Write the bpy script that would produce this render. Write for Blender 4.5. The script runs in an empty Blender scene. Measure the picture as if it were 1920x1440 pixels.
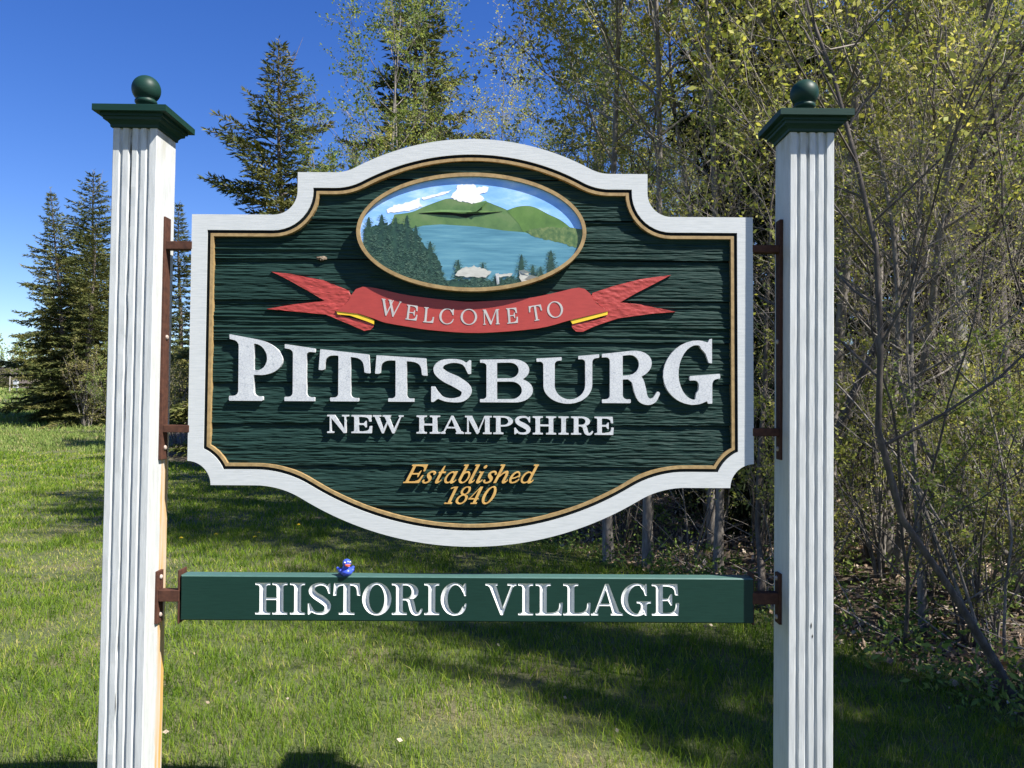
import bpy, bmesh, math, random, functools
import numpy as np
from mathutils import Vector, Matrix
from mathutils.geometry import delaunay_2d_cdt

scene = bpy.context.scene
COL = scene.collection
# ================================================================ camera
F_PX, EYE = 1500.0, 1.60                       # focal length in pixels of the 1920 px wide photograph, eye height in metres
PITCH, ROLL = math.radians(1.35), math.radians(0.34)
cam_d = bpy.data.cameras.new('camera'); cam = bpy.data.objects.new('camera', cam_d); COL.objects.link(cam)
cam_d.sensor_width = 36.0; cam_d.lens = 36.0 * F_PX / 1920; cam_d.clip_start = .05; cam_d.clip_end = 3000
CAM_R = Matrix.Rotation(math.pi / 2 + PITCH, 4, 'X') @ Matrix.Rotation(ROLL, 4, 'Z')
cam.matrix_world = Matrix.Translation((0, 0, EYE)) @ CAM_R
scene.camera = cam
# ================================================================ sky and sun
SUN = Vector((2.2, -1.2, 3.0)).normalized()   # towards the sun: high, from the right and a little behind the viewer
world = bpy.data.worlds.new('World'); scene.world = world; world.use_nodes = True
wn = world.node_tree.nodes; wl = world.node_tree.links
sky = wn.new('ShaderNodeTexSky'); sky.sky_type = 'NISHITA'; sky.sun_disc = False
sky.sun_elevation = math.asin(SUN.z); sky.sun_rotation = math.atan2(SUN.x, SUN.y)
sky.altitude = 500; sky.air_density = 1.0; sky.dust_density = .25; sky.ozone_density = 3.5
hs = wn.new('ShaderNodeHueSaturation'); hs.inputs['Saturation'].default_value = 1.3; hs.inputs['Hue'].default_value = .519
wl.new(sky.outputs[0], hs.inputs['Color']); wl.new(hs.outputs[0], wn['Background'].inputs[0]); wn['Background'].inputs[1].default_value = .072
sun_d = bpy.data.lights.new('sun', 'SUN'); sun_d.energy = 5.0; sun_d.angle = math.radians(.55); sun_d.color = (1, .955, .88)
sun = bpy.data.objects.new('sun', sun_d); COL.objects.link(sun); sun.rotation_euler = SUN.to_track_quat('Z', 'Y').to_euler()
scene.view_settings.view_transform = 'Standard'; scene.view_settings.look = 'None'
scene.view_settings.gamma = 1; scene.view_settings.use_curve_mapping = False
scene.view_settings.exposure = 1.28
scene.cycles.max_bounces = 4; scene.cycles.transparent_max_bounces = 4; scene.cycles.diffuse_bounces = 3
scene.cycles.use_denoising = True

# ================================================================ helpers
rng = np.random.default_rng(7)
def ray(px, py):
    return CAM_R.to_3x3() @ Vector(((px - 960) / F_PX, -(py - 720) / F_PX, -1))
def at(px, py, d):
    """the point at forward distance d that stands at this place of the photograph"""
    v = ray(px, py); return Vector((0, 0, EYE)) + v * (d / v.y)
def lin(r, g, b):
    f = lambda c: (c / 255 / 12.92) if c <= 10 else ((c / 255 + .055) / 1.055) ** 2.4
    return (f(r), f(g), f(b), 1)
def fast_mesh(name, verts, faces):
    """faces: one integer array (N, k), or a list of such arrays"""
    me = bpy.data.meshes.new(name)
    verts = np.ascontiguousarray(verts, np.float32).reshape(-1, 3)
    if not isinstance(faces, list): faces = [faces]
    faces = [np.asarray(f, np.int32) for f in faces if len(f)]
    me.vertices.add(len(verts)); me.vertices.foreach_set('co', verts.ravel())
    nl = sum(f.size for f in faces); npl = sum(len(f) for f in faces)
    me.loops.add(nl); me.polygons.add(npl)
    me.loops.foreach_set('vertex_index', np.concatenate([f.ravel() for f in faces]))
    tot = np.concatenate([np.full(len(f), f.shape[1], np.int32) for f in faces])
    st = np.zeros(npl, np.int32); st[1:] = np.cumsum(tot)[:-1]
    me.polygons.foreach_set('loop_start', st); me.polygons.foreach_set('loop_total', tot)
    me.update(calc_edges=True)
    return me
def add_attr(me, name, vals):
    a = me.attributes.new(name, 'FLOAT', 'POINT'); a.data.foreach_set('value', np.asarray(vals, np.float32))
def link(name, me, mat=None, parent=None, smooth=False):
    o = bpy.data.objects.new(name, me); COL.objects.link(o)
    if mat and me is not None and not me.materials: me.materials.append(mat)
    if parent: o.parent = parent
    if me is not None: me.polygons.foreach_set('use_smooth', np.full(len(me.polygons), smooth, bool))
    return o
def obj(name, verts, faces, mat, parent=None, smooth=False):
    return link(name, fast_mesh(name, verts, faces), mat, parent, smooth)
def obj_bm(name, bm, mat, parent=None, smooth=False):
    me = bpy.data.meshes.new(name); bm.normal_update(); bm.to_mesh(me); bm.free()
    return link(name, me, mat, parent, smooth)
def empty(name, loc=(0, 0, 0), rz=0, scale=1):
    o = bpy.data.objects.new(name, None); COL.objects.link(o); o.location = loc; o.rotation_euler = (0, 0, rz); o.scale = (scale,) * 3
    o.empty_display_size = .2
    return o
def tag(o, label=None, cat=None, group=None, kind=None):
    if label: o['label'] = label
    if cat: o['category'] = cat
    if group: o['group'] = group
    if kind: o['kind'] = kind
    return o
# lattice noise
def vnoise(x, y, seed=0):
    x = np.asarray(x, float); y = np.asarray(y, float)
    xi = np.floor(x).astype(np.int64); yi = np.floor(y).astype(np.int64)
    u = x - xi; v = y - yi; u = u * u * (3 - 2 * u); v = v * v * (3 - 2 * v)
    def h(a, b):
        n = (a * 374761393 + b * 668265263 + seed * 974711) & 0x7fffffff
        n = ((n ^ (n >> 13)) * 1274126177) & 0x7fffffff
        return ((n ^ (n >> 16)) & 0xffff) / 65535.
    return (h(xi, yi) * (1 - u) + h(xi + 1, yi) * u) * (1 - v) + (h(xi, yi + 1) * (1 - u) + h(xi + 1, yi + 1) * u) * v
def fbm(x, y, seed=0, n=4):
    s = 0; a = .5
    for k in range(n):
        s = s + a * vnoise(x * 2 ** k, y * 2 ** k, seed + k * 17); a *= .5
    return s / (1 - .5 ** n)
# ================================================================ materials
def new_mat(name):
    m = bpy.data.materials.new(name); m.use_nodes = True
    nt = m.node_tree; b = nt.nodes['Principled BSDF']
    return m, nt, b
def N(nt, kind, **kw):
    n = nt.nodes.new(kind)
    for k, v in kw.items():
        if k.startswith('_'): setattr(n, k[1:], v)
        else: n.inputs[k.replace('__', ' ')].default_value = v
    return n
def ramp(nt, src, stops):
    r = nt.nodes.new('ShaderNodeValToRGB'); e = r.color_ramp.elements
    while len(e) < len(stops): e.new(.5)
    for i, (p, c) in enumerate(stops):
        e[i].position = p; e[i].color = c if len(c) == 4 else (*c, 1)
    nt.links.new(src, r.inputs[0]); return r.outputs[0]
def mixc(nt, fac, a, b, mode='MIX'):
    m = nt.nodes.new('ShaderNodeMix'); m.data_type = 'RGBA'; m.blend_type = mode
    for s, v in ((m.inputs[0], fac), (m.inputs[6], a), (m.inputs[7], b)):
        if hasattr(v, 'is_linked') or hasattr(v, 'links'): nt.links.new(v, s)
        else: s.default_value = v
    return m.outputs[2]
def coords(nt, scale=(1, 1, 1)):
    tc = nt.nodes.new('ShaderNodeTexCoord'); mp = nt.nodes.new('ShaderNodeMapping'); mp.inputs['Scale'].default_value = scale
    nt.links.new(tc.outputs['Object'], mp.inputs[0]); return mp.outputs[0]
def noise(nt, vec, scale, detail=4, rough=.55):
    n = N(nt, 'ShaderNodeTexNoise', Scale=scale, Detail=detail, Roughness=rough); nt.links.new(vec, n.inputs['Vector']); return n.outputs['Fac']
def bump(nt, b, src, strength=.3, dist=.002):
    bp = N(nt, 'ShaderNodeBump', Strength=strength, Distance=dist); nt.links.new(src, bp.inputs['Height']); nt.links.new(bp.outputs[0], b.inputs['Normal'])
def paint(name, col, col2, rough=.5, grain=(1, 1, 1), scale=30, bs=.25, bd=.001, spec=.4):
    m, nt, b = new_mat(name)
    v = coords(nt, grain); f = noise(nt, v, scale, 6, .6)
    nt.links.new(ramp(nt, f, [(.3, col2), (.62, col)]), b.inputs['Base Color'])
    b.inputs['Roughness'].default_value = rough; b.inputs['Specular IOR Level'].default_value = spec
    bump(nt, b, f, bs, bd)
    return m
M = {}
M['white_board'] = paint('white_board_paint', (.50, .515, .515), (.42, .44, .44), .5, (3, 3, 40), 6, .3, .0012)
M['green_paint'] = paint('dark_green_paint', (.0088, .035, .026), (.0062, .027, .020), .48, (2, 6, 30), 9, .2, .0008, .2)
M['panel'] = paint('sandblasted_green_stain', (.0135, .037, .031), (.0055, .018, .0155), .6, (3, 3, 90), 4, .5, .0018, .12)
M['green_top_lit'] = paint('top_lit_faded_green_paint', (.060, .125, .108), (.040, .095, .080), .4, (3, 20, 3), 14, .2, .0006, .4)  # lighter green: sun and sky sheen put into the colour, with some fading
M['black'] = paint('black_green_trim_paint', (.003, .006, .006), (.002, .004, .004), .6, (1, 1, 1), 30, .1, .0005, .1)
M['gold'] = paint('aged_gold_paint', (.34, .235, .105), (.22, .145, .062), .45, (1, 1, 1), 55, .3, .0008)
M['gold_leaf'] = paint('bright_gold_lettering', (.55, .34, .105), (.42, .24, .07), .4, (1, 1, 1), 45, .2, .0006)
M['red'] = paint('faded_red_paint', (.36, .046, .038), (.30, .038, .032), .5, (1, 1, 5), 30, .25, .0006)
M['yellow'] = paint('yellow_paint', (.78, .52, .03), (.70, .44, .03), .5)
M['carved'] = paint('white_carved_paint', (.60, .615, .60), (.52, .535, .52), .5, (1, 1, 1), 40, .2, .0006)
M['carved_thin'] = paint('grey_white_carved_paint', (.44, .425, .41), (.35, .335, .33), .55)
M['rust'] = paint('rusted_steel', (.075, .032, .020), (.040, .018, .013), .8, (1, 1, 1), 60, .6, .0015, .2)
M['bolt'] = paint('pale_bolt', (.42, .36, .32), (.25, .18, .14), .6, (1, 1, 1), 90)
M['peel'] = paint('bare_primer', (.78, .77, .74), (.66, .64, .60), .7, (1, 1, 1), 60)
# cracked white letters
def crackle():
    m, nt, b = new_mat('crazed_white_paint')
    v = coords(nt); vo = N(nt, 'ShaderNodeTexVoronoi', Scale=105.); vo.feature = 'DISTANCE_TO_EDGE'; nt.links.new(v, vo.inputs['Vector'])
    f = noise(nt, v, 25, 4)
    c = ramp(nt, f, [(.3, (.44, .455, .475)), (.65, (.515, .53, .54))])
    k = ramp(nt, vo.outputs['Distance'], [(.0, (.60, .63, .66)), (.055, (1, 1, 1))])
    nt.links.new(mixc(nt, 1., c, k, 'MULTIPLY'), b.inputs['Base Color']); b.inputs['Roughness'].default_value = .5
    return m
M['crackle'] = crackle()
def post_paint(name, stain):
    m, nt, b = new_mat(name)
    v = coords(nt, (8, 8, 1)); f = noise(nt, v, 9, 6, .65)
    base = ramp(nt, f, [(.25, (.38, .395, .39)), (.55, (.48, .495, .49)), (.8, (.52, .535, .53))])
    g = noise(nt, coords(nt, (30, 30, 4)), 7, 5, .7)
    dirt = ramp(nt, g, [(.60, (0, 0, 0)), (.78, (.6, .6, .6))])
    base = mixc(nt, dirt, base, (.25, .25, .22, 1))
    # mould and grime where the cap drips
    tc = nt.nodes.new('ShaderNodeTexCoord'); sep = nt.nodes.new('ShaderNodeSeparateXYZ'); nt.links.new(tc.outputs['Object'], sep.inputs[0])
    def rng_(sock, a, b_):
        mr = N(nt, 'ShaderNodeMapRange'); mr.inputs[1].default_value = a; mr.inputs[2].default_value = b_; nt.links.new(sock, mr.inputs[0]); return mr.outputs[0]
    def mul(a, c):
        mm = nt.nodes.new('ShaderNodeMath'); mm.operation = 'MULTIPLY'
        for i, q in enumerate((a, c)):
            if hasattr(q, 'links'): nt.links.new(q, mm.inputs[i])
            else: mm.inputs[i].default_value = q
        return mm.outputs[0]
    top = mul(rng_(sep.outputs['Z'], 2.34, 2.46), rng_(noise(nt, coords(nt, (1, 1, .35)), 26, 4), .45, .62))
    base = mixc(nt, mul(top, .75), base, (.30, .28, .20, 1))
    if stain:                                   # rust running down below the iron straps, on the inner face
        wob = noise(nt, coords(nt, (0, 0, 1)), 5, 3)
        ad = nt.nodes.new('ShaderNodeMath'); ad.operation = 'MULTIPLY_ADD'; nt.links.new(wob, ad.inputs[0]); ad.inputs[1].default_value = -.05; nt.links.new(sep.outputs['Y'], ad.inputs[2])
        band = mul(rng_(ad.outputs[0], .058, .068), rng_(ad.outputs[0], .128, .112))
        face = rng_(sep.outputs['X'], .0655, .0675)
        low = rng_(sep.outputs['Z'], 2.0, 1.35)
        st = mul(mul(band, face), mul(low, rng_(noise(nt, coords(nt, (1, 12, .5)), 6, 4), .2, .6)))
        base = mixc(nt, mul(st, .95), base, (.50, .28, .065, 1))
    nt.links.new(base, b.inputs['Base Color']); b.inputs['Roughness'].default_value = .45
    bump(nt, b, noise(nt, coords(nt, (10, 10, .8)), 14, 6, .7), .5, .0016)
    return m
M['post_l'] = post_paint('white_post_paint_rust_streaked', True)
M['post_r'] = post_paint('white_post_paint', False)
def flat(name, c, rough=.6, var=.12, scale=40, bd=.0006):
    return paint(name, c, tuple(q * (1 - var * 2) for q in c[:3]), rough, (1, 1, 3), scale, .25, bd)
def leaf_mat(name, cols, trans=.35, scale=3.0, attr=True):
    m, nt, b = new_mat(name)
    at_ = nt.nodes.new('ShaderNodeAttribute'); at_.attribute_name = 'tint'
    oi = nt.nodes.new('ShaderNodeObjectInfo')
    ad = nt.nodes.new('ShaderNodeMath'); ad.operation = 'MULTIPLY_ADD'; nt.links.new(oi.outputs['Random'], ad.inputs[0]); ad.inputs[1].default_value = .24
    sb = nt.nodes.new('ShaderNodeMath'); sb.operation = 'SUBTRACT'; nt.links.new(at_.outputs['Fac'], sb.inputs[0]); sb.inputs[1].default_value = .12
    nt.links.new(sb.outputs[0], ad.inputs[2])
    c = ramp(nt, ad.outputs[0], [(i / (len(cols) - 1), q) for i, q in enumerate(cols)])
    nt.links.new(c, b.inputs['Base Color']); b.inputs['Roughness'].default_value = .6; b.inputs['Specular IOR Level'].default_value = .14
    tr = nt.nodes.new('ShaderNodeBsdfTranslucent'); nt.links.new(mixc(nt, 1., c, (1.1, 1.08, .65, 1), 'MULTIPLY'), tr.inputs[0])
    mx = nt.nodes.new('ShaderNodeMixShader'); mx.inputs[0].default_value = trans
    nt.links.new(b.outputs[0], mx.inputs[1]); nt.links.new(tr.outputs[0], mx.inputs[2]); nt.links.new(mx.outputs[0], nt.nodes['Material Output'].inputs[0])
    return m
M['grass'] = leaf_mat('grass_blades', [(.50, .42, .19), (.34, .37, .060), (.225, .310, .034), (.135, .225, .020), (.070, .135, .013)], .42)
M['grass_rough'] = leaf_mat('unmown_grass_blades', [(.42, .36, .18), (.26, .29, .09), (.18, .25, .06), (.12, .20, .04)], .35)
M['leaf_lime'] = leaf_mat('fresh_lime_leaves', [(.18, .21, .05), (.31, .34, .085), (.46, .45, .125), (.60, .54, .19)], .45)
M['leaf_mid'] = leaf_mat('young_green_leaves', [(.09, .14, .035), (.16, .22, .055), (.25, .30, .080), (.37, .39, .12)], .42)
M['leaf_olive'] = leaf_mat('olive_bud_leaves', [(.17, .14, .06), (.21, .20, .07), (.26, .27, .075), (.23, .25, .06)], .35)
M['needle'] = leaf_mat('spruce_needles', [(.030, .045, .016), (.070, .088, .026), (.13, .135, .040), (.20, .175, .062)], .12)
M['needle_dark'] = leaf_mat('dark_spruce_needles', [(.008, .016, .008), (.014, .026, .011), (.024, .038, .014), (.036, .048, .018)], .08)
M['litter'] = leaf_mat('dead_leaf_litter', [(.15, .10, .065), (.27, .19, .13), (.38, .29, .21), (.52, .44, .35)], .1)
M['weed'] = leaf_mat('low_weed_leaves', [(.06, .11, .03), (.11, .17, .04), (.18, .26, .06), (.30, .36, .09)], .35)
def bark(name, a, b_, c, scale=9):
    m, nt, b = new_mat(name)
    v = coords(nt, (1, 1, .3)); f = noise(nt, v, scale * 3, 6, .7)
    nt.links.new(ramp(nt, f, [(.3, a), (.52, b_), (.72, c)]), b.inputs['Base Color']); b.inputs['Roughness'].default_value = .85
    bump(nt, b, f, .6, .01); return m
M['bark_grey'] = bark('grey_bark', (.06, .052, .044), (.17, .15, .13), (.30, .275, .245))
M['bark_dark'] = bark('dark_bark', (.035, .028, .023), (.085, .070, .057), (.17, .145, .12))
M['bark_pale'] = bark('pale_aspen_bark', (.16, .145, .12), (.34, .32, .27), (.50, .48, .43), 5)
M['bark_spruce'] = bark('spruce_bark', (.06, .045, .035), (.13, .105, .085), (.20, .17, .14))
M['twig'] = bark('twig_bark', (.10, .085, .07), (.22, .19, .16), (.36, .32, .28))
# ---------------------------------------------------------------- lettering (signed-distance glyphs, contoured to real outlines)
def g_rect(X, Y, x0, y0, x1, y1):
    dx = np.maximum(x0 - X, X - x1); dy = np.maximum(y0 - Y, Y - y1)
    return np.where((dx > 0) & (dy > 0), np.hypot(dx, dy), np.maximum(dx, dy))
def g_poly(X, Y, pts):
    d = np.full(X.shape, 1e9); s = np.ones(X.shape)
    n = len(pts)
    for i in range(n):
        ax, ay = pts[i]; bx, by = pts[i - 1]
        ex, ey = bx - ax, by - ay
        wx, wy = X - ax, Y - ay
        t = np.clip((wx * ex + wy * ey) / (ex * ex + ey * ey + 1e-12), 0, 1)
        d = np.minimum(d, (wx - ex * t) ** 2 + (wy - ey * t) ** 2)
        c1 = Y >= ay; c2 = Y < by; c3 = ex * wy > ey * wx
        s = np.where((c1 & c2 & c3) | (~c1 & ~c2 & ~c3), -s, s)
    return s * np.sqrt(d)
def g_ell(X, Y, cx, cy, rx, ry):
    k = np.hypot((X - cx) / rx, (Y - cy) / ry)
    k2 = np.hypot((X - cx) / rx ** 2, (Y - cy) / ry ** 2)
    return k * (k - 1) / np.maximum(k2, 1e-6)
def catmull(pts, n=12):
    P = [np.array(p, float) for p in pts]
    P = [2 * P[0] - P[1]] + P + [2 * P[-1] - P[-2]]
    out = []
    for i in range(1, len(P) - 2):
        for k in range(n):
            t = k / n
            out.append(.5 * ((2 * P[i]) + (-P[i-1] + P[i+1]) * t + (2*P[i-1] - 5*P[i] + 4*P[i+1] - P[i+2]) * t*t + (-P[i-1] + 3*P[i] - 3*P[i+1] + P[i+2]) * t**3))
    out.append(P[-2])
    return out
def g_stroke(X, Y, pts, n=14):
    """pts: (x, y, radius) through a smooth curve"""
    d = np.full(X.shape, 1e9)
    for x, y, r in catmull(pts, n):
        d = np.minimum(d, np.hypot(X - x, Y - y) - r)
    return d
U = lambda *a: functools.reduce(np.minimum, a)
cut = lambda a, b: np.maximum(a, -b)
def arc_pts(cx, cy, rx, ry, a0, a1, n=8):
    return [(cx + rx * math.cos(math.radians(a0 + (a1 - a0) * i / n)), cy + ry * math.sin(math.radians(a0 + (a1 - a0) * i / n))) for i in range(n + 1)]
def g_serif(X, Y, x0, x1, xl, xr, y, d, t, br):
    """bracketed slab serif on a stem x0..x1, slab xl..xr, outer edge at y growing in direction d"""
    bl = min(br, max(x0 - xl, .001)); b2 = min(br, max(xr - x1, .001))
    pts = [(xl, y), (xr, y), (xr, y + d * t)]
    pts += [(x1 + b2 - b2 * math.sin(a), y + d * (t + br - br * math.cos(a))) for a in [i * math.pi / 12 for i in range(7)]]
    pts += [(x0 - bl + bl * math.sin(a), y + d * (t + br - br * math.cos(a))) for a in [i * math.pi / 12 for i in range(6, -1, -1)]]
    pts += [(xl, y + d * t)]
    return g_poly(X, Y, pts)
def g_dsh(X, Y, x0, xc, x1, y0, y1):
    return U(g_rect(X, Y, x0, y0, xc + .001, y1), np.where(X >= xc - .02, g_ell(X, Y, xc, (y0 + y1) / 2, x1 - xc, (y1 - y0) / 2), 1.))
def glyph(ch, X, Y, w, s, h, it=0.):
    """capital height 1, width w, stem s, hairline h"""
    e = s * .62; br = s * .32
    st = lambda x0, x1, **k: U(g_rect(X, Y, x0, 0, x1, 1), g_serif(X, Y, x0, x1, x0 - e * k.get('bl', 1), x1 + e * k.get('brr', 1), 0, 1, h, br),
                               g_serif(X, Y, x0, x1, x0 - e * k.get('tl', 1), x1 + e * k.get('tr', 1), 1, -1, h, br))
    if ch == 'I':
        return st(w / 2 - s / 2, w / 2 + s / 2)
    if ch == 'H':
        return U(st(e, e + s, ), st(w - e - s, w - e), g_rect(X, Y, e, .5 - h * .6, w - e, .5 + h * .6))
    def arm_top(xs, xe, y, d, drop, t):   # arm from stem edge xs to tip xe, hanging tip length drop
        sg = 1 if xe > xs else -1
        tip = t * 1.05
        pts = [(xs, y), (xe, y), (xe + sg * .03, y + d * drop), (xe + sg * .03 - sg * tip * .8, y + d * drop)]
        rx = abs(xe - xs) - tip * 1.0
        pts += [(xs + sg * rx * (1 - (1 - q) ** 2.2), y + d * (t + (drop - t) * .95 * q ** 2.6)) for q in (1, .9, .8, .7, .6, .45, .3, .15, 0)]
        return g_poly(X, Y, pts)
    if ch == 'T':
        x0, x1 = w / 2 - s / 2, w / 2 + s / 2
        return U(g_rect(X, Y, x0, 0, x1, 1), g_serif(X, Y, x0, x1, x0 - e * 1.1, x1 + e * 1.1, 0, 1, h, br),
                 arm_top(x0 + .01, .03, 1, -1, .40, h * 1.15), arm_top(x1 - .01, w - .03, 1, -1, .40, h * 1.15))
    if ch == 'L':
        x0, x1 = e, e + s
        return U(st(x0, x1, brr=.2), arm_top(x1 - .01, w - .03, 0, 1, .40, h * 1.15))
    if ch == 'E':
        x0, x1 = e, e + s
        m = w * .72
        return U(st(x0, x1, brr=.2, tr=.2), arm_top(x1 - .01, w - .06, 1, -1, .36, h * 1.15), arm_top(x1 - .01, w - .03, 0, 1, .40, h * 1.15),
                 g_rect(X, Y, x0, .5 - h * .55, m, .5 + h * .55),
                 g_poly(X, Y, [(m - s * .55, .5 + h * .5), (m - .03, .68), (m + .02, .68), (m + .02, .32), (m - .03, .32), (m - s * .55, .5 - h * .5)]))
    if ch in 'PRB':
        x0, x1 = e, e + s
        if ch == 'P':
            out = g_dsh(X, Y, x0, w * .52, w, .42, 1); inn = g_dsh(X, Y, x1, w * .50, w - s * 1.02, .42 + h, 1 - h)
            return U(st(x0, x1, tr=0), cut(out, inn))
        if ch == 'B':
            wt = w * .93
            o1 = g_dsh(X, Y, x0, w * .62, wt, .485, 1); i1 = g_dsh(X, Y, x1, w * .56, wt - s, .485 + h, 1 - h)
            o2 = g_dsh(X, Y, x0, w * .66, w, 0, .485 + h); i2 = g_dsh(X, Y, x1, w * .58, w - s * 1.05, h, .485)
            return U(st(x0, x1, tr=0, brr=0), cut(o1, i1), cut(o2, i2))
        wb = w * .86
        out = g_dsh(X, Y, x0, w * .50, wb, .46, 1); inn = g_dsh(X, Y, x1, w * .46, wb - s * 1.0, .46 + h, 1 - h)
        leg = g_stroke(X, Y, [(w * .46, .50, h * .5), (w * .60, .44, s * .42), (w * .655, .25, s * .47), (w * .70, .10, s * .40), (w * .80, .03, s * .25), (w * .90, .06, h * .6), (w * .965, .17, h * .5)])
        return U(st(x0, x1, tr=0), cut(out, inn), leg)
    if ch in 'CGO':
        cx = w / 2; o = .02
        if ch == 'O':
            return cut(g_ell(X, Y, cx, .5, w / 2, .5 + o), g_ell(X, Y, cx, .5, w / 2 - s * 1.02, .5 + o - h * 1.0))
        cx = w * .52
        ring = cut(g_ell(X, Y, cx, .5, cx, .5 + o), g_ell(X, Y, cx + s * .16, .5, cx - s * .86, .5 + o - h * 1.05))
        if ch == 'C':
            ring = cut(ring, g_rect(X, Y, cx + w * .22, .27, 2, .72))
            ring = cut(ring, g_rect(X, Y, w * .93, -1, 2, 2))
            top = g_poly(X, Y, [(w * .955, 1.0), (w * .90, 1.0), (w * .83, .90), (w * .70, .97), (w * .74, .86), (w * .83, .76), (w * .89, .60), (w * .955, .60)])
            bot = g_stroke(X, Y, [(w * .62, .025, h * .55), (w * .78, .08, h * .6), (w * .90, .21, h * .55), (w * .945, .34, h * .45)])
            return U(ring, top, bot)
        ring = cut(ring, g_rect(X, Y, cx + w * .18, .10, 2, .72))
        ring = cut(ring, g_rect(X, Y, w * .86, -1, 2, 2))
        top = g_poly(X, Y, [(w * .86, 1.0), (w * .82, 1.0), (w * .755, .91), (w * .62, .985), (w * .66, .88), (w * .75, .78), (w * .80, .63), (w * .86, .62)])
        xs0, xs1 = w * .86 - s * .88, w * .86
        stem = U(g_rect(X, Y, xs0, .10, xs1, .45), g_serif(X, Y, xs0, xs1, xs0 - e * 1.0, xs1 + w * .14, .45, -1, h, br),
                 g_poly(X, Y, [(xs1, .0), (xs1, .25), (xs0, .25), (xs0 - .03, .13), (xs0 + s * .45, .10), (xs1 - s * .30, .0)]),
                 g_stroke(X, Y, [(w * .50, .015, h * .5), (w * .60, .04, h * .6), (xs0 + .02, .14, h * .9)]))
        return U(ring, top, stem)
    if ch == 'S':
        k = s * .50
        sp = g_stroke(X, Y, [(w * .86, .80, h * .45), (w * .74, .93, h * .6), (w * .50, .985 - h * .3, h * .62), (w * .25, .90, s * .30), (w * .165, .745, k * .92), (w * .32, .60, k * 1.02), (w * .58, .48, k * 1.1), (w * .80, .34, k * 1.02), (w * .835, .21, k * .88), (w * .72, .075, s * .28), (w * .47, .02 + h * .3, h * .62), (w * .25, .09, h * .6), (w * .12, .24, h * .5)])
        top = g_poly(X, Y, [(w * .945, .985), (w * .90, .985), (w * .83, .925), (w * .72, .96), (w * .78, .86), (w * .875, .66), (w * .945, .66)])
        bot = g_poly(X, Y, [(.0, 0.0), (w * .06, 0.0), (w * .16, .075), (w * .30, .03), (w * .22, .13), (w * .09, .36), (0.0, .36)])
        return U(sp, top, bot)
    if ch == 'U':
        x0, x1 = e, e + s
        s2 = s * .62; y0, y1 = w - e - s2, w - e
        out = U(g_rect(X, Y, x0, .38, y1, 1.5), g_ell(X, Y, (x0 + y1) / 2, .38, (y1 - x0) / 2, .40))
        inn = U(g_rect(X, Y, x1, .38, y0, 1.6), g_ell(X, Y, (x1 + y0) / 2, .38, (y0 - x1) / 2, .40 - h * 1.25))
        b = np.maximum(cut(out, inn), Y - 1)
        return U(b, g_serif(X, Y, x0, x1, x0 - e, x1 + e, 1, -1, h, br), g_serif(X, Y, y0, y1, y0 - e, y1 + e, 1, -1, h, br))
    if ch == 'N':
        t = h * 1.05
        xl, xr = e * .9, w - e * .9 - t
        return U(g_rect(X, Y, xl, 0, xl + t, 1), g_rect(X, Y, xr, 0, xr + t, 1), g_poly(X, Y, [(xl - .04, 1), (xl + s * 1.05, 1), (xr + t, .10), (xr + t, 0), (xr - t * .4, 0), (xl, .93)]),
                 g_serif(X, Y, xl, xl + t, xl - e * .9, xl + t + e * .9, 0, 1, h, br * .7), g_serif(X, Y, xr, xr + t, xr - e * .9, xr + t + e * .9, 1, -1, h, br * .7),
                 g_rect(X, Y, 0, 1 - h, xl + .05, 1))
    if ch in 'VW':
        def vee(x0, x1, th, tn):
            m = (x0 + x1) / 2 + .02
            return g_poly(X, Y, [(x0, 1), (x0 + th * 1.1, 1), (m + .03, .24), (x1 - tn, 1), (x1, 1), (m + tn * .55, 0), (m - tn * .5, 0)])
        if ch == 'V':
            return U(vee(e * .6, w - e * .6, s, h * 1.1), g_serif(X, Y, e * .75, e * .6 + s * 1.02, 0, e * .6 + s * 1.1 + e * .55, 1, -1, h, br * .6), g_serif(X, Y, w - e * .6 - h, w - e * .6, w - e * 1.7 - h, w, 1, -1, h, br * .6))
        q = .43
        return U(vee(e * .4, w * .60, s * .92, h), vee(w * .36, w - e * .4, s * .92, h),
                 g_rect(X, Y, 0, 1 - h, e * .6 + s * 1.4, 1), g_rect(X, Y, w * .36 - e * .4, 1 - h, w * .36 + s * 1.4, 1), g_rect(X, Y, w - e * 1.6, 1 - h, w, 1))
    if ch == 'A':
        m = w * .5
        leg = g_poly(X, Y, [(m - .05, 1), (m + .05, 1), (w - e * .55, 0), (w - e * .55 - s * 1.12, 0), (m - .035, .82)])
        thin = g_poly(X, Y, [(m - .05, 1), (m + .02, 1), (m - .01, .85), (e * .6 + h * 1.15, 0), (e * .6, 0)])
        return U(leg, thin, g_rect(X, Y, w * .25, .30, w * .72, .30 + h), g_serif(X, Y, e * .6, e * .6 + h, 0, e * 1.75, 0, 1, h, br * .6),
                 g_serif(X, Y, w - e * .6 - s, w - e * .55, w - e * 1.3 - s, w, 0, 1, h, br * .6))
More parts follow.
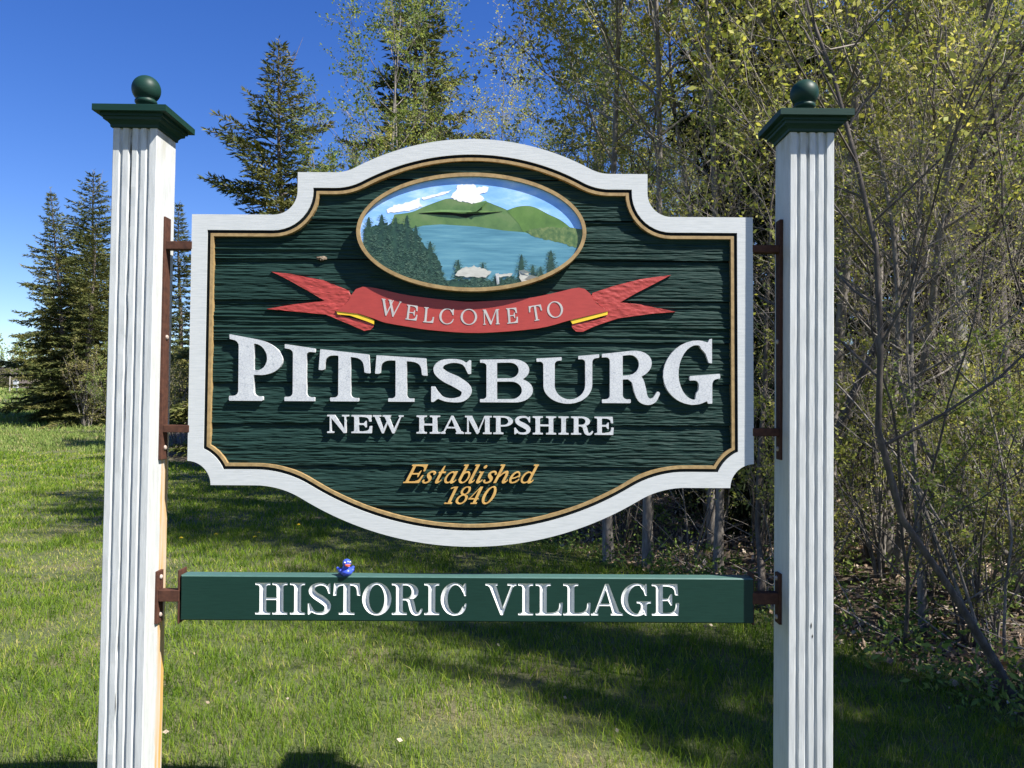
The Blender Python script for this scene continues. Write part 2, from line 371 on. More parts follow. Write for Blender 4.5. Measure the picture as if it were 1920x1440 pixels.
    if ch == 'M':
        t = h * 1.05
        xl, xr = e * .75, w - e * .75 - s
        m = w * .47
        return U(g_rect(X, Y, xl, 0, xl + t, 1), g_rect(X, Y, xr, 0, xr + s, 1),
                 g_poly(X, Y, [(xl - .02, 1), (xl + s * 1.05, 1), (m + s * .45, .12), (m + .02, 0), (m - .05, 0)]),
                 g_poly(X, Y, [(m - .05, 0), (m + .03, 0), (xr + .04, 1), (xr - h * .4, 1)]),
                 g_serif(X, Y, xl, xl + t, 0, xl + t + e * .8, 0, 1, h, br * .7), g_serif(X, Y, xr, xr + s, xr - e * .75, w, 0, 1, h, br * .7),
                 g_rect(X, Y, 0, 1 - h, xl + .05, 1), g_rect(X, Y, xr, 1 - h, w, 1))
    # ---- italic lower case and figures (sheared afterwards); x height .62
    r = s / 2; t = h * .55
    foot = lambda x: [(x, .10, r), (x + .05, .03, r * .75), (x + .14, .05, t), (x + .20, .14, t * .8)]
    if ch == 'l':
        return U(g_stroke(X, Y, [(w * .35, 1 - r, r), (w * .35, .5, r)] + foot(w * .35)), g_rect(X, Y, w * .35 - r - .10, 1 - h, w * .35 + r, 1), g_rect(X, Y, w * .35 - r, .9, w * .35 + r, 1))
    if ch == 'i':
        return U(g_stroke(X, Y, [(w * .35, .62 - r, r), (w * .35, .35, r)] + foot(w * .35)), g_rect(X, Y, w * .35 - r - .09, .62 - h, w * .35 + r, .62), g_ell(X, Y, w * .42, .88, r * 1.15, r * 1.15))
    if ch == 't':
        return U(g_stroke(X, Y, [(w * .40, .90, t), (w * .38, .72, r * .8), (w * .37, .4, r)] + foot(w * .37)), g_rect(X, Y, w * .06, .60 - h, w * .92, .60))
    if ch == 'h':
        xr = w - .20
        return U(g_rect(X, Y, .06, 0, .06 + s, 1), g_rect(X, Y, -.04, 1 - h, .06 + s, 1), g_stroke(X, Y, [(.06 + s, .36, t), (w * .45, .54, t * 1.2), (xr - .06, .585, r * .8), (xr, .46, r), (xr, .25, r)] + foot(xr)))
    if ch in 'abd':
        bx0, bx1 = .02, w - .06
        if ch == 'b':
            return U(g_rect(X, Y, .05, .15, .05 + s, 1), g_rect(X, Y, -.05, 1 - h, .05 + s, 1), cut(g_ell(X, Y, .05 + (w - .09) / 2, .30, (w - .09) / 2, .32), g_ell(X, Y, .05 + (w - .09) / 2 + .01, .30, (w - .09) / 2 - s * .72, .32 - h)))
        cx = (w - .16) / 2 + .02; rx = (w - .16) / 2
        bowl = cut(g_ell(X, Y, cx, .30, rx, .32), g_ell(X, Y, cx + .01, .30, rx - s * .66, .32 - h))
        xs = w - .20
        top = .62 if ch == 'a' else 1.
        q = U(bowl, g_stroke(X, Y, [(xs, top - r, r), (xs, .3, r)] + foot(xs)), g_rect(X, Y, xs - r, top - r * 1.5, xs + r, top))
        return q if ch == 'a' else U(q, g_rect(X, Y, xs - r - .10, 1 - h, xs + r + .02, 1))
    if ch == 'e':
        ring = cut(g_ell(X, Y, w * .45, .30, w * .45, .32), g_ell(X, Y, w * .49, .30, w * .45 - s * .68, .32 - h))
        ring = cut(ring, g_poly(X, Y, [(w * .5, .28), (w * 1.2, .36), (w * 1.2, .12), (w * .8, .12)]))
        return U(ring, g_stroke(X, Y, [(w * .12, .24, t), (w * .5, .29, t), (w * .78, .40, t * 1.2)]), g_stroke(X, Y, [(w * .5, .02, t), (w * .75, .06, t * 1.2), (w * .92, .17, t)]))
    if ch == 's':
        return U(g_stroke(X, Y, [(w * .86, .50, r * .75), (w * .74, .595, t), (w * .45, .60, t * 1.3), (w * .27, .50, r * .8), (w * .42, .36, r), (w * .66, .24, r), (w * .68, .10, r * .8), (w * .45, .015, t * 1.3), (w * .20, .03, t), (w * .10, .12, r * .75)]))
    if ch == '1':
        return U(g_rect(X, Y, w * .42, 0, w * .42 + s, 1), g_rect(X, Y, w * .10, 0, w * .90, h), g_stroke(X, Y, [(w * .10, .90, t), (w * .30, .95, t), (w * .5, 1 - t, t)]))
    if ch == '0':
        return cut(g_ell(X, Y, w / 2, .5, w / 2, .52), g_ell(X, Y, w / 2, .5, w / 2 - s * 1.0, .52 - h))
    if ch == '8':
        return U(cut(g_ell(X, Y, w * .5, .765, w * .42, .255), g_ell(X, Y, w * .5, .765, w * .42 - s * .75, .255 - h)),
                 cut(g_ell(X, Y, w * .5, .265, w * .5, .285), g_ell(X, Y, w * .5, .265, w * .5 - s * .8, .285 - h)))
    if ch == '4':
        return U(g_rect(X, Y, w * .60, 0, w * .60 + s, 1), g_rect(X, Y, 0, .26, w, .26 + h), g_poly(X, Y, [(0, .26), (h * 1.3, .26), (w * .62, .90), (w * .62, 1.0)]), g_rect(X, Y, w * .42, 0, w * .60 + s + w * .16, h))
    raise ValueError(ch)
def contours(F, x0, y0, d):
    """closed level-0 outlines of the sampled field F[j, i] at (x0 + i d, y0 + j d)"""
    ny, nx = F.shape
    I = F < 0
    code = I[:-1, :-1] * 1 + I[:-1, 1:] * 2 + I[1:, 1:] * 4 + I[1:, :-1] * 8
    js, is_ = np.nonzero((code > 0) & (code < 15))
    T = {1: [(3, 0)], 2: [(0, 1)], 3: [(3, 1)], 4: [(1, 2)], 5: [(3, 0), (1, 2)], 6: [(0, 2)], 7: [(3, 2)], 8: [(2, 3)], 9: [(2, 0)], 10: [(0, 1), (2, 3)], 11: [(2, 1)], 12: [(1, 3)], 13: [(1, 0)], 14: [(0, 3)]}
    def key(j, i, e):
        return (j, i, 0) if e == 0 else (j, i + 1, 1) if e == 1 else (j + 1, i, 0) if e == 2 else (j, i, 1)
    nxt = {}
    for j, i in zip(js.tolist(), is_.tolist()):
        for a, b in T[int(code[j, i])]:
            nxt[key(j, i, a)] = key(j, i, b)
    def pos(k):
        j, i, o = k
        if o == 0:
            a, b = F[j, i], F[j, i + 1]; return (x0 + (i + a / (a - b)) * d, y0 + j * d)
        a, b = F[j, i], F[j + 1, i]; return (x0 + i * d, y0 + (j + a / (a - b)) * d)
    loops = []
    while nxt:
        k0, k = nxt.popitem()
        loop = [pos(k0)]
        while k != k0 and k in nxt:
            loop.append(pos(k)); k = nxt.pop(k)
        if len(loop) > 6:
            loops.append(loop)
    return loops
def simplify(loop, tol):
    P = np.array(loop)
    def rec(a, b):
        st = [(a, b)]; keep = set()
        while st:
            a, b = st.pop()
            if b - a < 2: continue
            p, q = P[a], P[b]; e = q - p; L = math.hypot(*e) or 1e-9
            dd = np.abs(e[0] * (P[a+1:b, 1] - p[1]) - e[1] * (P[a+1:b, 0] - p[0])) / L if L > 1e-8 else np.hypot(*(P[a+1:b] - p).T)
            m = int(dd.argmax())
            if dd[m] > tol:
                m += a + 1; keep.add(m); st += [(a, m), (m, b)]
        return keep
    far = int(np.hypot(*(P - P[0]).T).argmax())
    P2 = np.vstack([P, P[:1]]); P = P2
    ks = sorted({0, far} | rec(0, far) | rec(far, len(P2) - 1))
    return [tuple(P2[k]) for k in ks if k < len(P2) - 1]
_gcache = {}
def glyph_shape(ch, w, s, h, d=.016):
    """outlines, field function of a glyph"""
    k = (ch, round(w, 3), s, h)
    if k not in _gcache:
        xs = np.arange(-.12, w + .16, d); ys = np.arange(-.08, 1.10, d)
        X, Y = np.meshgrid(xs, ys)
        F = glyph(ch, X, Y, w, s, h)
        F = np.where(np.abs(F) < 1e-7, 1e-7, F)
        _gcache[k] = ([simplify(l, .0028) for l in contours(F, xs[0], ys[0], d)], lambda x, y: glyph(ch, x, y, w, s, h))
    return _gcache[k]
def ss(a, b, x):
    t = np.clip((np.asarray(x, float) - a) / (b - a), 0, 1); return t * t * (3 - 2 * t)
# ================================================================ the town sign
D_POST = 2.50                                   # front of the posts
D_SIGN = 2.567                                  # face of the white border
S = D_SIGN / F_PX                               # metres per photo pixel on the sign's face
ORG = at(884, 640, D_SIGN)
ROOT = empty('town_sign', (ORG.x, 2.57, 0))
tag(ROOT, 'carved green and white village welcome sign hung between two white posts', 'sign')
CA, SA = math.cos(.0056), math.sin(.0056)
def uv(px, py):
    """photo pixel -> metres on the sign's face (x right, z up) from its middle, the camera's slight roll taken out"""
    dx, dy = px - 884, py - 640
    return ((dx * CA + dy * SA) * S, -(-dx * SA + dy * CA) * S)
def uvn(px, py): return ((px - 884) * S, (640 - py) * S)     # for shapes already drawn level
def W3(u, z, out=0.):
    """a point of the sign in root space; out = metres in front of the border's face"""
    return (u, D_SIGN - 2.57 - out, ORG.z + z)
def poly_tris(loops, inside, extra=None):
    """triangles of the area between outlines; inside(x, y) < 0 keeps a triangle"""
    vs, es = [], []
    for l in loops:
        b = len(vs); n = len(l)
        vs += [Vector(p) for p in l]; es += [(b + i, b + (i + 1) % n) for i in range(n)]
    if extra is not None: vs += [Vector(p) for p in extra]
    ov, oe, of, *_ = delaunay_2d_cdt(vs, es, [], 0, 1e-7)
    P = np.array([(v.x, v.y) for v in ov]); T = np.array([f[:3] for f in of if len(f) == 3])
    c = P[T].mean(1)
    return P, T[inside(c[:, 0], c[:, 1]) < 0]
def in_loops(loops):
    def f(x, y):
        ins = np.zeros(x.shape, bool)
        for l in loops:
            for i in range(len(l)):
                (ax, ay), (bx, by) = l[i], l[i - 1]
                c = (ay > y) != (by > y)
                with np.errstate(divide='ignore', invalid='ignore'):
                    ins ^= c & (x < (bx - ax) * (y - ay) / (by - ay) + ax)
        return np.where(ins, -1., 1.)
    return f
def slab(name, loops, out0, out1, mat, parent, warp=None, zf=None):
    """outlines (metres, sign plane) raised from out0 to out1 in front of the face: flat front and real sides"""
    P, T = poly_tris(loops, in_loops(loops))
    verts = [W3(x, y, out1 + (zf(x, y) if zf else 0)) for x, y in P]; faces = []
    a = P[T]; area = (a[:, 1, 0] - a[:, 0, 0]) * (a[:, 2, 1] - a[:, 0, 1]) - (a[:, 1, 1] - a[:, 0, 1]) * (a[:, 2, 0] - a[:, 0, 0])
    T = np.where((area < 0)[:, None], T[:, ::-1], T)
    faces = [tuple(t) for t in T]
    tri = np.array(faces)
    quads = []
    for l in loops:
        b = len(verts); n = len(l)
        ar = sum(l[i][0] * l[(i + 1) % n][1] - l[(i + 1) % n][0] * l[i][1] for i in range(n))
        for x, y in l: verts.append(W3(x, y, out1 + (zf(x, y) if zf else 0)))
        for x, y in l: verts.append(W3(x, y, out0))
        for i in range(n):
            j = (i + 1) % n
            quads.append((b + i, b + n + i, b + n + j, b + j))
    o = obj(name, verts, [tri, np.array(quads)], mat, parent)
    bm = bmesh.new(); bm.from_mesh(o.data); bmesh.ops.remove_doubles(bm, verts=bm.verts, dist=1e-6); bmesh.ops.recalc_face_normals(bm, faces=bm.faces); bm.to_mesh(o.data); bm.free()
    return o
# ---- outline of the board, o pixels inside its edge (level coordinates about x = 884)
def outline(o):
    h = []
    R, cy = 470. - o, 727.
    rf = 80. + o; uc = math.sqrt(65 * (875 + 160))
    a_t = math.atan2(uc, cy - (322 - 80))                       # angle of the tangent point from straight up
    h += [(R * math.sin(t), cy - R * math.cos(t)) for t in np.linspace(0, a_t, 22)]
    h += [(uc - rf * math.sin(t), 242 + rf * math.cos(t)) for t in np.linspace(a_t, 0, 9)[1:]]
    h += [(330 - o, 322 + o)]
    h += [(375 - (45 + o) * math.cos(t), 358 + (45 + o) * math.sin(t)) for t in np.linspace(0, math.pi / 2, 12)]
    h += [(528.5 - o, 403 + o)]
    r = 45. + o
    v0 = 912 - math.sqrt(r * r - (o + 1) ** 2); u1 = 531 - math.sqrt(r * r - o * o)
    a0 = math.atan2(v0 - 912, 530 - o - 531) ; a1 = math.atan2(-o, u1 - 531)
    a0 %= 2 * math.pi; a1 %= 2 * math.pi
    h += [(531 + r * math.cos(t), 912 + r * math.sin(t)) for t in np.linspace(a0, a1, 12)]
    rb, rf2 = 610. - o, 170. + o
    ub = math.sqrt(112 * (1108 + 340)); cb = 414.
    a_b = math.atan2(ub, 912 + 170 - cb)
    h += [(ub - rf2 * math.sin(t), 1082 - rf2 * math.cos(t)) for t in np.linspace(0, a_b, 10)]
    h += [(rb * math.sin(t), cb + rb * math.cos(t)) for t in np.linspace(a_b, 0, 22)[1:]]
    left = [(884 - u, v) for u, v in h]
    right = [(884 + u, v) for u, v in h]
    pts = right + left[::-1][1:-1]
    return [uvn(*p) for p in pts]
PANEL = -.0160                                   # the sandblasted ground lies this far behind the face
def ring(name, o0, o1, out0, out1, mat, parent):
    return slab(name, [outline(o0), outline(o1)], out0, out1, mat, parent)
board = ring('sign_board', 0, 29.5, -.048, 0, M['white_board'], ROOT)
board['label'] = 'shaped green cedar board with a white border'
ring('groove_trim', 29.5, 35.5, PANEL - .014, -.004, M['black'], board)
ring('gold_trim', 35.5, 41.2, PANEL - .013, -.0012, M['gold'], board)
# ---- ten horizontal cedar planks, sandblasted into ridges
joints = [262, 332, 410, 485, 563, 641, 719, 797, 875, 953, 1020]
lim = outline(20); inside20 = in_loops([lim])
for k in range(10):
    z1, z0 = (640 - joints[k]) * S, (640 - joints[k + 1]) * S
    nz = max(8, int((z1 - z0) / .0013)); nx = 240
    xs = np.linspace(-.90, .90, nx + 1); zs = np.linspace(z0 + .0012, z1 - .0012, nz + 1)
    X, Z = np.meshgrid(xs, zs)
    t = (Z - z0) / (z1 - z0)                                     # 0 bottom .. 1 top edge
    warp = (fbm(X * 1.1 + 31 * k, Z * 5, 5 + k, 2) - .5) * .014 + .0016 * (vnoise(X * 9, Z * 30, 60 + k) - .5)
    q = Z + warp
    r1 = vnoise(q * 165, X * 1.3 + 9 * k, 11 + k); r2 = vnoise(q * 340, X * 3.5 + 3 * k, 31 + k); r3 = fbm(X * 22, Z * 200, 3 + k, 3)
    strength = .22 + 1.5 * np.clip(fbm(X * 1.2 + k * 5, Z * 11, 77 + k, 2) - .25, 0, 1)
    strength = strength * (1. if k < 5 else .48)
    hgt = ((r1 - .5) * .0085 + (r2 - .5) * .0075) * strength + (r3 - .5) * (.0042 if k < 5 else .0062)
    rag = (fbm(X * 9, X * 0 + k, 90 + k, 3) - .5) * .35
    hgt += .0012 - .0066 * ss(.50, 1., t + rag * .6)               # worn low along the upper edge, proud along the lower
    if k == 3:                                                    # a loosened knot
        hgt += .004 * np.exp(-(((X - uv(598, 0)[0]) / .008) ** 2 + ((Z - uv(598, 482 + 40)[1]) / .006) ** 2))
    V = np.array([X.ravel(), np.full(X.size, D_SIGN - 2.57 - PANEL) - hgt.ravel(), ORG.z + Z.ravel()]).T
    ii = np.arange(nz)[:, None] * (nx + 1) + np.arange(nx)[None, :]
    Q = np.stack([ii, ii + 1, ii + nx + 2, ii + nx + 1], -1).reshape(-1, 4)
    cx = X.ravel()[Q].mean(1); cz = Z.ravel()[Q].mean(1)
    Q = Q[inside20(cx, cz) < 0]
    used = np.unique(Q); remap = np.zeros(len(V), int); remap[used] = np.arange(len(used))
    obj('plank', V[used], remap[Q], M['panel'], board)
slab('backing', [outline(8)], -.047, PANEL - .0145, M['black'], board)
# ---- loosened knot of bare wood on the left
kx, kz = uv(599, 484)
bm = bmesh.new()
bmesh.ops.create_icosphere(bm, subdivisions=2, radius=1)
for v in bm.verts:
    n = vnoise(v.co.x * 2.2 + 5, v.co.z * 2.2 + v.co.y * 1.7, 4)
    v.co = Vector(W3(kx + v.co.x * .014 * (.2 + 1.3 * n), kz + v.co.z * .010 * (.2 + 1.3 * n), PANEL + .001 + max(0, -v.co.y) * .010 * (.3 + n)))
obj_bm('loose_knot', bm, flat('bare_knot_wood', (.26, .20, .14), .8, .4, 200, .002), board)
# ---- letters
def raised(ch, x0, x1, s_, h_, mapf, out0, out1, mat, parent, aspect=None):
    loops, fn = glyph_shape(ch, aspect, s_, h_)
    L = [[mapf(x, y) for x, y in l] for l in loops]
    return slab('letter', L, out0, out1, mat, parent)
LT = .0140
for ch, a, b in [('P', 429, 529), ('I', 534, 588.5), ('T', 597, 694), ('T', 703, 801), ('S', 808.5, 887.5), ('B', 900, 999.5), ('U', 1006, 1124), ('R', 1129, 1238), ('G', 1244, 1351)]:
    hm = 80 + 45 * (((a + b) / 2 - 890) / 460) ** 2
    base = lambda px: 751.5 + (px - 430) / 920 * 5.5
    def mp(x, y, a=a, b=b, hm=hm):
        px = a + x * hm
        return uv(px, base(px) - y * (80 + 45 * ((px - 890) / 460) ** 2))
    raised(ch, a, b, .245, .075, mp, PANEL - .010, PANEL + LT, M['crackle'], board, (b - a) / hm)
for ch, a, b in [('N', 613.5, 653.6), ('E', 659, 697.5), ('W', 699, 756), ('H', 781, 825), ('A', 826, 870), ('M', 872, 922), ('P', 925, 962), ('S', 964.5, 996), ('H', 999, 1043), ('I', 1044, 1070), ('R', 1071, 1112.5), ('E', 1115, 1151)]:
    base = lambda px: 812 + (px - 613) / 538 * 3.6
    mp = lambda x, y, a=a: uv(a + x * 34, base(a + x * 34) - y * 34)
    raised(ch, a, b, .25, .085, mp, PANEL - .010, PANEL + .0130, M['crackle'], board, (b - a) / 34)
for ch, a, b in [('E', 756, 787), ('s', 790, 809), ('t', 812, 827), ('a', 829, 852), ('b', 855, 876.5), ('l', 876, 888), ('i', 890, 902), ('s', 904, 924), ('h', 923, 949), ('e', 951, 971), ('d', 972, 997)]:
    mp = lambda x, y, a=a: uv(a + x * 34 + y * 17.5, 905.5 - y * 34)
    raised(ch, a, b, .155, .06, mp, PANEL - .010, PANEL + .0145, M['gold_leaf'], board, (b - a) / 34)
for ch, a, b in [('1', 831, 849), ('8', 851.5, 872), ('4', 874, 893), ('0', 898.5, 921)]:
    mp = lambda x, y, a=a: uv(a + x * 32 + y * 15.5, 944.5 - y * 32)
    raised(ch, a, b, .17, .06, mp, PANEL - .010, PANEL + .0145, M['gold_leaf'], board, (b - a) / 32)
# ---- oval picture
OC = uv(884, 436); RIM = PANEL + .038
def oval(px_in, n=96): return [(OC[0] + (215 - px_in) * S * math.cos(t), OC[1] + (111.5 - px_in) * S * math.sin(t)) for t in np.linspace(0, 2 * math.pi, n, endpoint=False)]
pic = slab('oval_picture', [oval(0), oval(7)], PANEL - .012, RIM, M['gold'], ROOT)
pic['label'] = 'gold rimmed oval painting of a lake below green hills'
PIC = RIM - .0095
oc = oval(6.5)
def clip(poly):
    out = poly
    n = len(oc)
    for i in range(n):
        (ax, ay), (bx, by) = oc[i], oc[(i + 1) % n]
        side = lambda p: (bx - ax) * (p[1] - ay) - (by - ay) * (p[0] - ax)
        src, out = out, []
        for j in range(len(src)):
            p, q = src[j - 1], src[j]; sp, sq = side(p), side(q)
            if (sp >= 0) != (sq >= 0):
                t = sp / (sp - sq); out.append((p[0] + t * (q[0] - p[0]), p[1] + t * (q[1] - p[1])))
            if sq >= 0: out.append(q)
        if not out: return None
    return out
zp = lambda x, y: uv(620 + x / 3.692, 300 + y / 3.692)          # points read off an enlargement of the picture
def layer(name, polys, lift, mat):
    V, T = [], []
    for p in polys:
        c = clip(p)
        if not c or len(c) < 3: continue
        try: P, t = poly_tris([c], in_loops([c]))
        except Exception: continue
        b = len(V); V += [W3(x, y, PIC + lift) for x, y in P]
        for q in t:
            (x0, y0), (x1, y1), (x2, y2) = P[q]
            T.append([b + k for k in (q if (x1 - x0) * (y2 - y0) - (y1 - y0) * (x2 - x0) > 0 else q[::-1])])
    return obj(name, V, np.array(T), mat, pic)
ccw = lambda pts: pts
def jag(pts, amp, seed, step=14):
    """a polygon in enlargement pixels with ragged edges"""
    r = random.Random(seed); out = []
    for i in range(len(pts)):
        a, b = pts[i], pts[(i + 1) % len(pts)]
        n = max(1, int(math.hypot(b[0] - a[0], b[1] - a[1]) / step))
        for k in range(n):
            t = k / n; out.append(zp(a[0] + t * (b[0] - a[0]) + r.uniform(-amp, amp), a[1] + t * (b[1] - a[1]) + r.uniform(-amp, amp)))
    return out
def smooth_poly(pts, n=5): return [zp(*p) for p in catmull([*pts, pts[0]], n)[:-1]]
def oil(name, a, b, c, scale=(1, 1, 5), sc=14):
    m, nt, bs = new_mat(name); f = noise(nt, coords(nt, scale), sc, 6, .6)
    nt.links.new(ramp(nt, f, [(.3, a), (.5, b), (.7, c)]), bs.inputs['Base Color']); bs.inputs['Roughness'].default_value = .38
    bump(nt, bs, f, .3, .0008); return m
m_sky = oil('painted_sky_blue', (.16, .36, .78), (.24, .46, .86), (.48, .66, .90), (1, 1, 3), 9)
layer('painted_sky', [oval(5)], 0, m_sky)
m_hill = oil('painted_hill_green', (.055, .115, .040), (.095, .175, .055), (.15, .21, .085), (1, 1, 1), 14)
m_hill2 = oil('painted_hill_green_right', (.06, .125, .028), (.10, .19, .040), (.15, .23, .07), (1, 1, 1), 12)
layer('painted_hill', [smooth_poly([(440, 378), (560, 360), (650, 322), (750, 284), (820, 266), (900, 286), (1000, 300), (1070, 288), (1140, 312), (1220, 346), (1300, 400), (1350, 450), (1360, 520), (1000, 520), (600, 520), (430, 470)])], .0003, m_hill)
layer('painted_hill', [smooth_poly([(1215, 350), (1290, 324), (1360, 317), (1420, 330), (1500, 372), (1590, 415), (1660, 470), (1700, 520), (1500, 530), (1345, 505), (1300, 440)])], .0006, m_hill2)
layer('painted_lake', [[zp(*p) for p in [(520, 490), (640, 456), (760, 447), (1000, 461), (1200, 490), (1345, 502), (1420, 530), (1560, 560), (1760, 620), (1760, 900), (500, 950)]]], .0009, oil('painted_lake_blue', (.055, .17, .24), (.085, .23, .31), (.13, .30, .37), (1, 1, 14), 7))
layer('painted_shore', [jag([(1350, 492), (1450, 470), (1560, 465), (1700, 472), (1760, 480), (1760, 640), (1690, 608), (1600, 575), (1480, 552), (1400, 530)], 5, 3)], .0012, oil('painted_shore_trees', (.035, .085, .030), (.09, .15, .05), (.20, .24, .09), (1, 1, 1), 60))
def painted_tree(cx, ty, by, wd, seed):
    wd = wd * .80
    r = random.Random(seed); n = max(7, int((by - ty) / 15)); L, R_ = [], []
    for i in range(n):
        t = (i + .5) / n; hw = wd * (.10 + .9 * t ** .8) * r.uniform(.75, 1.1); y = ty + (by - ty) * (i + 1) / n
        L += [(cx - hw, y + r.uniform(-2, 5)), (cx - hw * .45, y - 2)]; R_ += [(cx + hw, y + r.uniform(-2, 5)), (cx + hw * .45, y - 2)]
    return [zp(cx, ty)] + [zp(*p) for p in R_] + [zp(*p) for p in L[::-1]]
def strokes(cx, ty, by, wd, seed, k):
    r = random.Random(seed); out = []
    for i in range(k):
        t = r.random() ** .7; y = ty + (by - ty) * t; x = cx + r.uniform(-1, 1) * wd * (.1 + .9 * t); sg = 1 if x > cx else -1
        l = r.uniform(12, 30); out.append([zp(x, y), zp(x + sg * l * .6, y + l * .12), zp(x + sg * l, y - l * .28), zp(x + sg * l * .55, y + l * .25)][::(1 if sg < 0 else -1)])
    return out
TR = [(265, 392, 700, 90), (355, 372, 720, 100), (450, 396, 780, 100), (530, 380, 800, 100), (590, 452, 830, 90), (690, 562, 850, 85), (640, 640, 880, 90), (500, 600, 880, 140), (380, 560, 800, 120), (760, 760, 900, 80), (885, 688, 830, 45), (1055, 705, 860, 40),
      (1322, 652, 850, 62), (1400, 722, 870, 50), (1525, 622, 800, 62), (1455, 735, 850, 40), (1150, 790, 900, 80), (1000, 800, 910, 120), (1250, 800, 900, 90)]
m_tr = oil('painted_spruce_green', (.010, .032, .024), (.018, .050, .034), (.030, .075, .046), (1, 1, 1), 50)
m_st = oil('painted_needle_strokes', (.05, .115, .08), (.08, .155, .11), (.13, .215, .15), (1, 1, 1), 30)
layer('painted_foreground', [jag([(180, 560), (250, 640), (380, 700), (560, 780), (700, 800), (800, 830), (950, 830), (1100, 840), (1300, 830), (1420, 800), (1500, 790), (1400, 960), (900, 980), (300, 900)], 10, 9)], .0014, m_tr)
layer('painted_thicket', [jag([(228, 480), (290, 455), (360, 440), (450, 450), (530, 455), (610, 520), (660, 600), (740, 660), (790, 800), (500, 830), (330, 740), (240, 600)], 12, 12)], .0015, m_tr)
for i, (cx, ty, by, wd) in enumerate(TR): layer('painted_tree', [painted_tree(cx, ty, by, wd, i)], .0016 + .00008 * i, m_tr)
layer('painted_boughs', [q for i, (cx, ty, by, wd) in enumerate(TR) for q in strokes(cx, ty, by, wd * .95, i + 140, 170 if wd > 80 else 70)], .0032, m_tr)['kind'] = 'stuff'
layer('needle_strokes', [q for i, (cx, ty, by, wd) in enumerate(TR) for q in strokes(cx, ty, by, wd * .85, i + 40, 130 if wd > 80 else 50)], .0034, m_st)['kind'] = 'stuff'
# peeled paint: bare primer showing, curled flakes
layer('peeled_patch', [jag([(390, 342), (440, 316), (560, 287), (622, 262), (612, 300), (632, 320), (540, 352), (400, 368)], 5, 1)], .0007, M['peel'])
layer('peeled_patch', [jag([(625, 262), (800, 216), (840, 210), (800, 232), (640, 276)], 3, 2)], .0007, M['peel'])
layer('peeled_patch', [jag([(880, 172), (1000, 170), (1010, 190), (1090, 182), (1085, 215), (1035, 240), (1062, 270), (1030, 302), (960, 298), (900, 285), (815, 262), (870, 215)], 6, 3)], .0009, M['peel'])
m_peel2 = flat('weathered_bare_wood', (.46, .46, .42), .8)
layer('peeled_patch', [jag([(865, 805), (895, 758), (990, 735), (1110, 775), (1075, 818), (920, 812)], 6, 4)], .0040, m_peel2)
layer('peeled_patch', [jag([(1160, 792), (1260, 788), (1255, 806), (1165, 815)], 4, 5)], .0040, m_peel2)
layer('peeled_patch', [jag([(1300, 772), (1375, 775), (1365, 800), (1440, 818), (1400, 858), (1320, 850)], 8, 6)], .0040, m_peel2)
def flake(pts, mat, name='paint_flake'):
    V = [W3(*zp(x, y), PIC + h) for x, y, h in pts]; V2 = [(v[0], v[1] + .0006, v[2] - .0004) for v in V]; n = len(pts)
    obj(name, V + V2, [np.array([list(range(n))]), np.array([list(range(2 * n - 1, n - 1, -1))]), np.array([(i, i + n, (i + 1) % n + n, (i + 1) % n) for i in range(n)])], mat, pic)
m_crack_shade = flat('split_and_flake_shadow', (.010, .014, .010), .9)  # near-black for the split and the painted-in shadow of its lifted flake
layer('split_shadow', [[zp(*p) for p in [(600, 372), (700, 366), (820, 364), (925, 374), (990, 372), (1190, 360), (1080, 376), (990, 384), (940, 402), (850, 384), (720, 378)]]], .0010, m_crack_shade)
flake([(610, 366, .001), (760, 346, .003), (920, 350, .0045), (1060, 350, .0035), (1190, 356, .001), (1060, 360, .006), (920, 366, .008), (760, 362, .006)], m_hill)
flake([(935, 372, .002), (1000, 300, .003), (1075, 284, .007), (1085, 296, .011), (1010, 362, .010)], m_hill)
flake([(1140, 790, .0035), (1165, 788, .007), (1168, 862, .009), (1152, 866, .006)], M['peel'])
flake([(1300, 770, .004), (1340, 765, .010), (1385, 785, .008), (1330, 790, .0045)], M['peel'])
flake([(1340, 830, .004), (1380, 800, .009), (1440, 815, .010), (1400, 840, .005)], m_peel2)
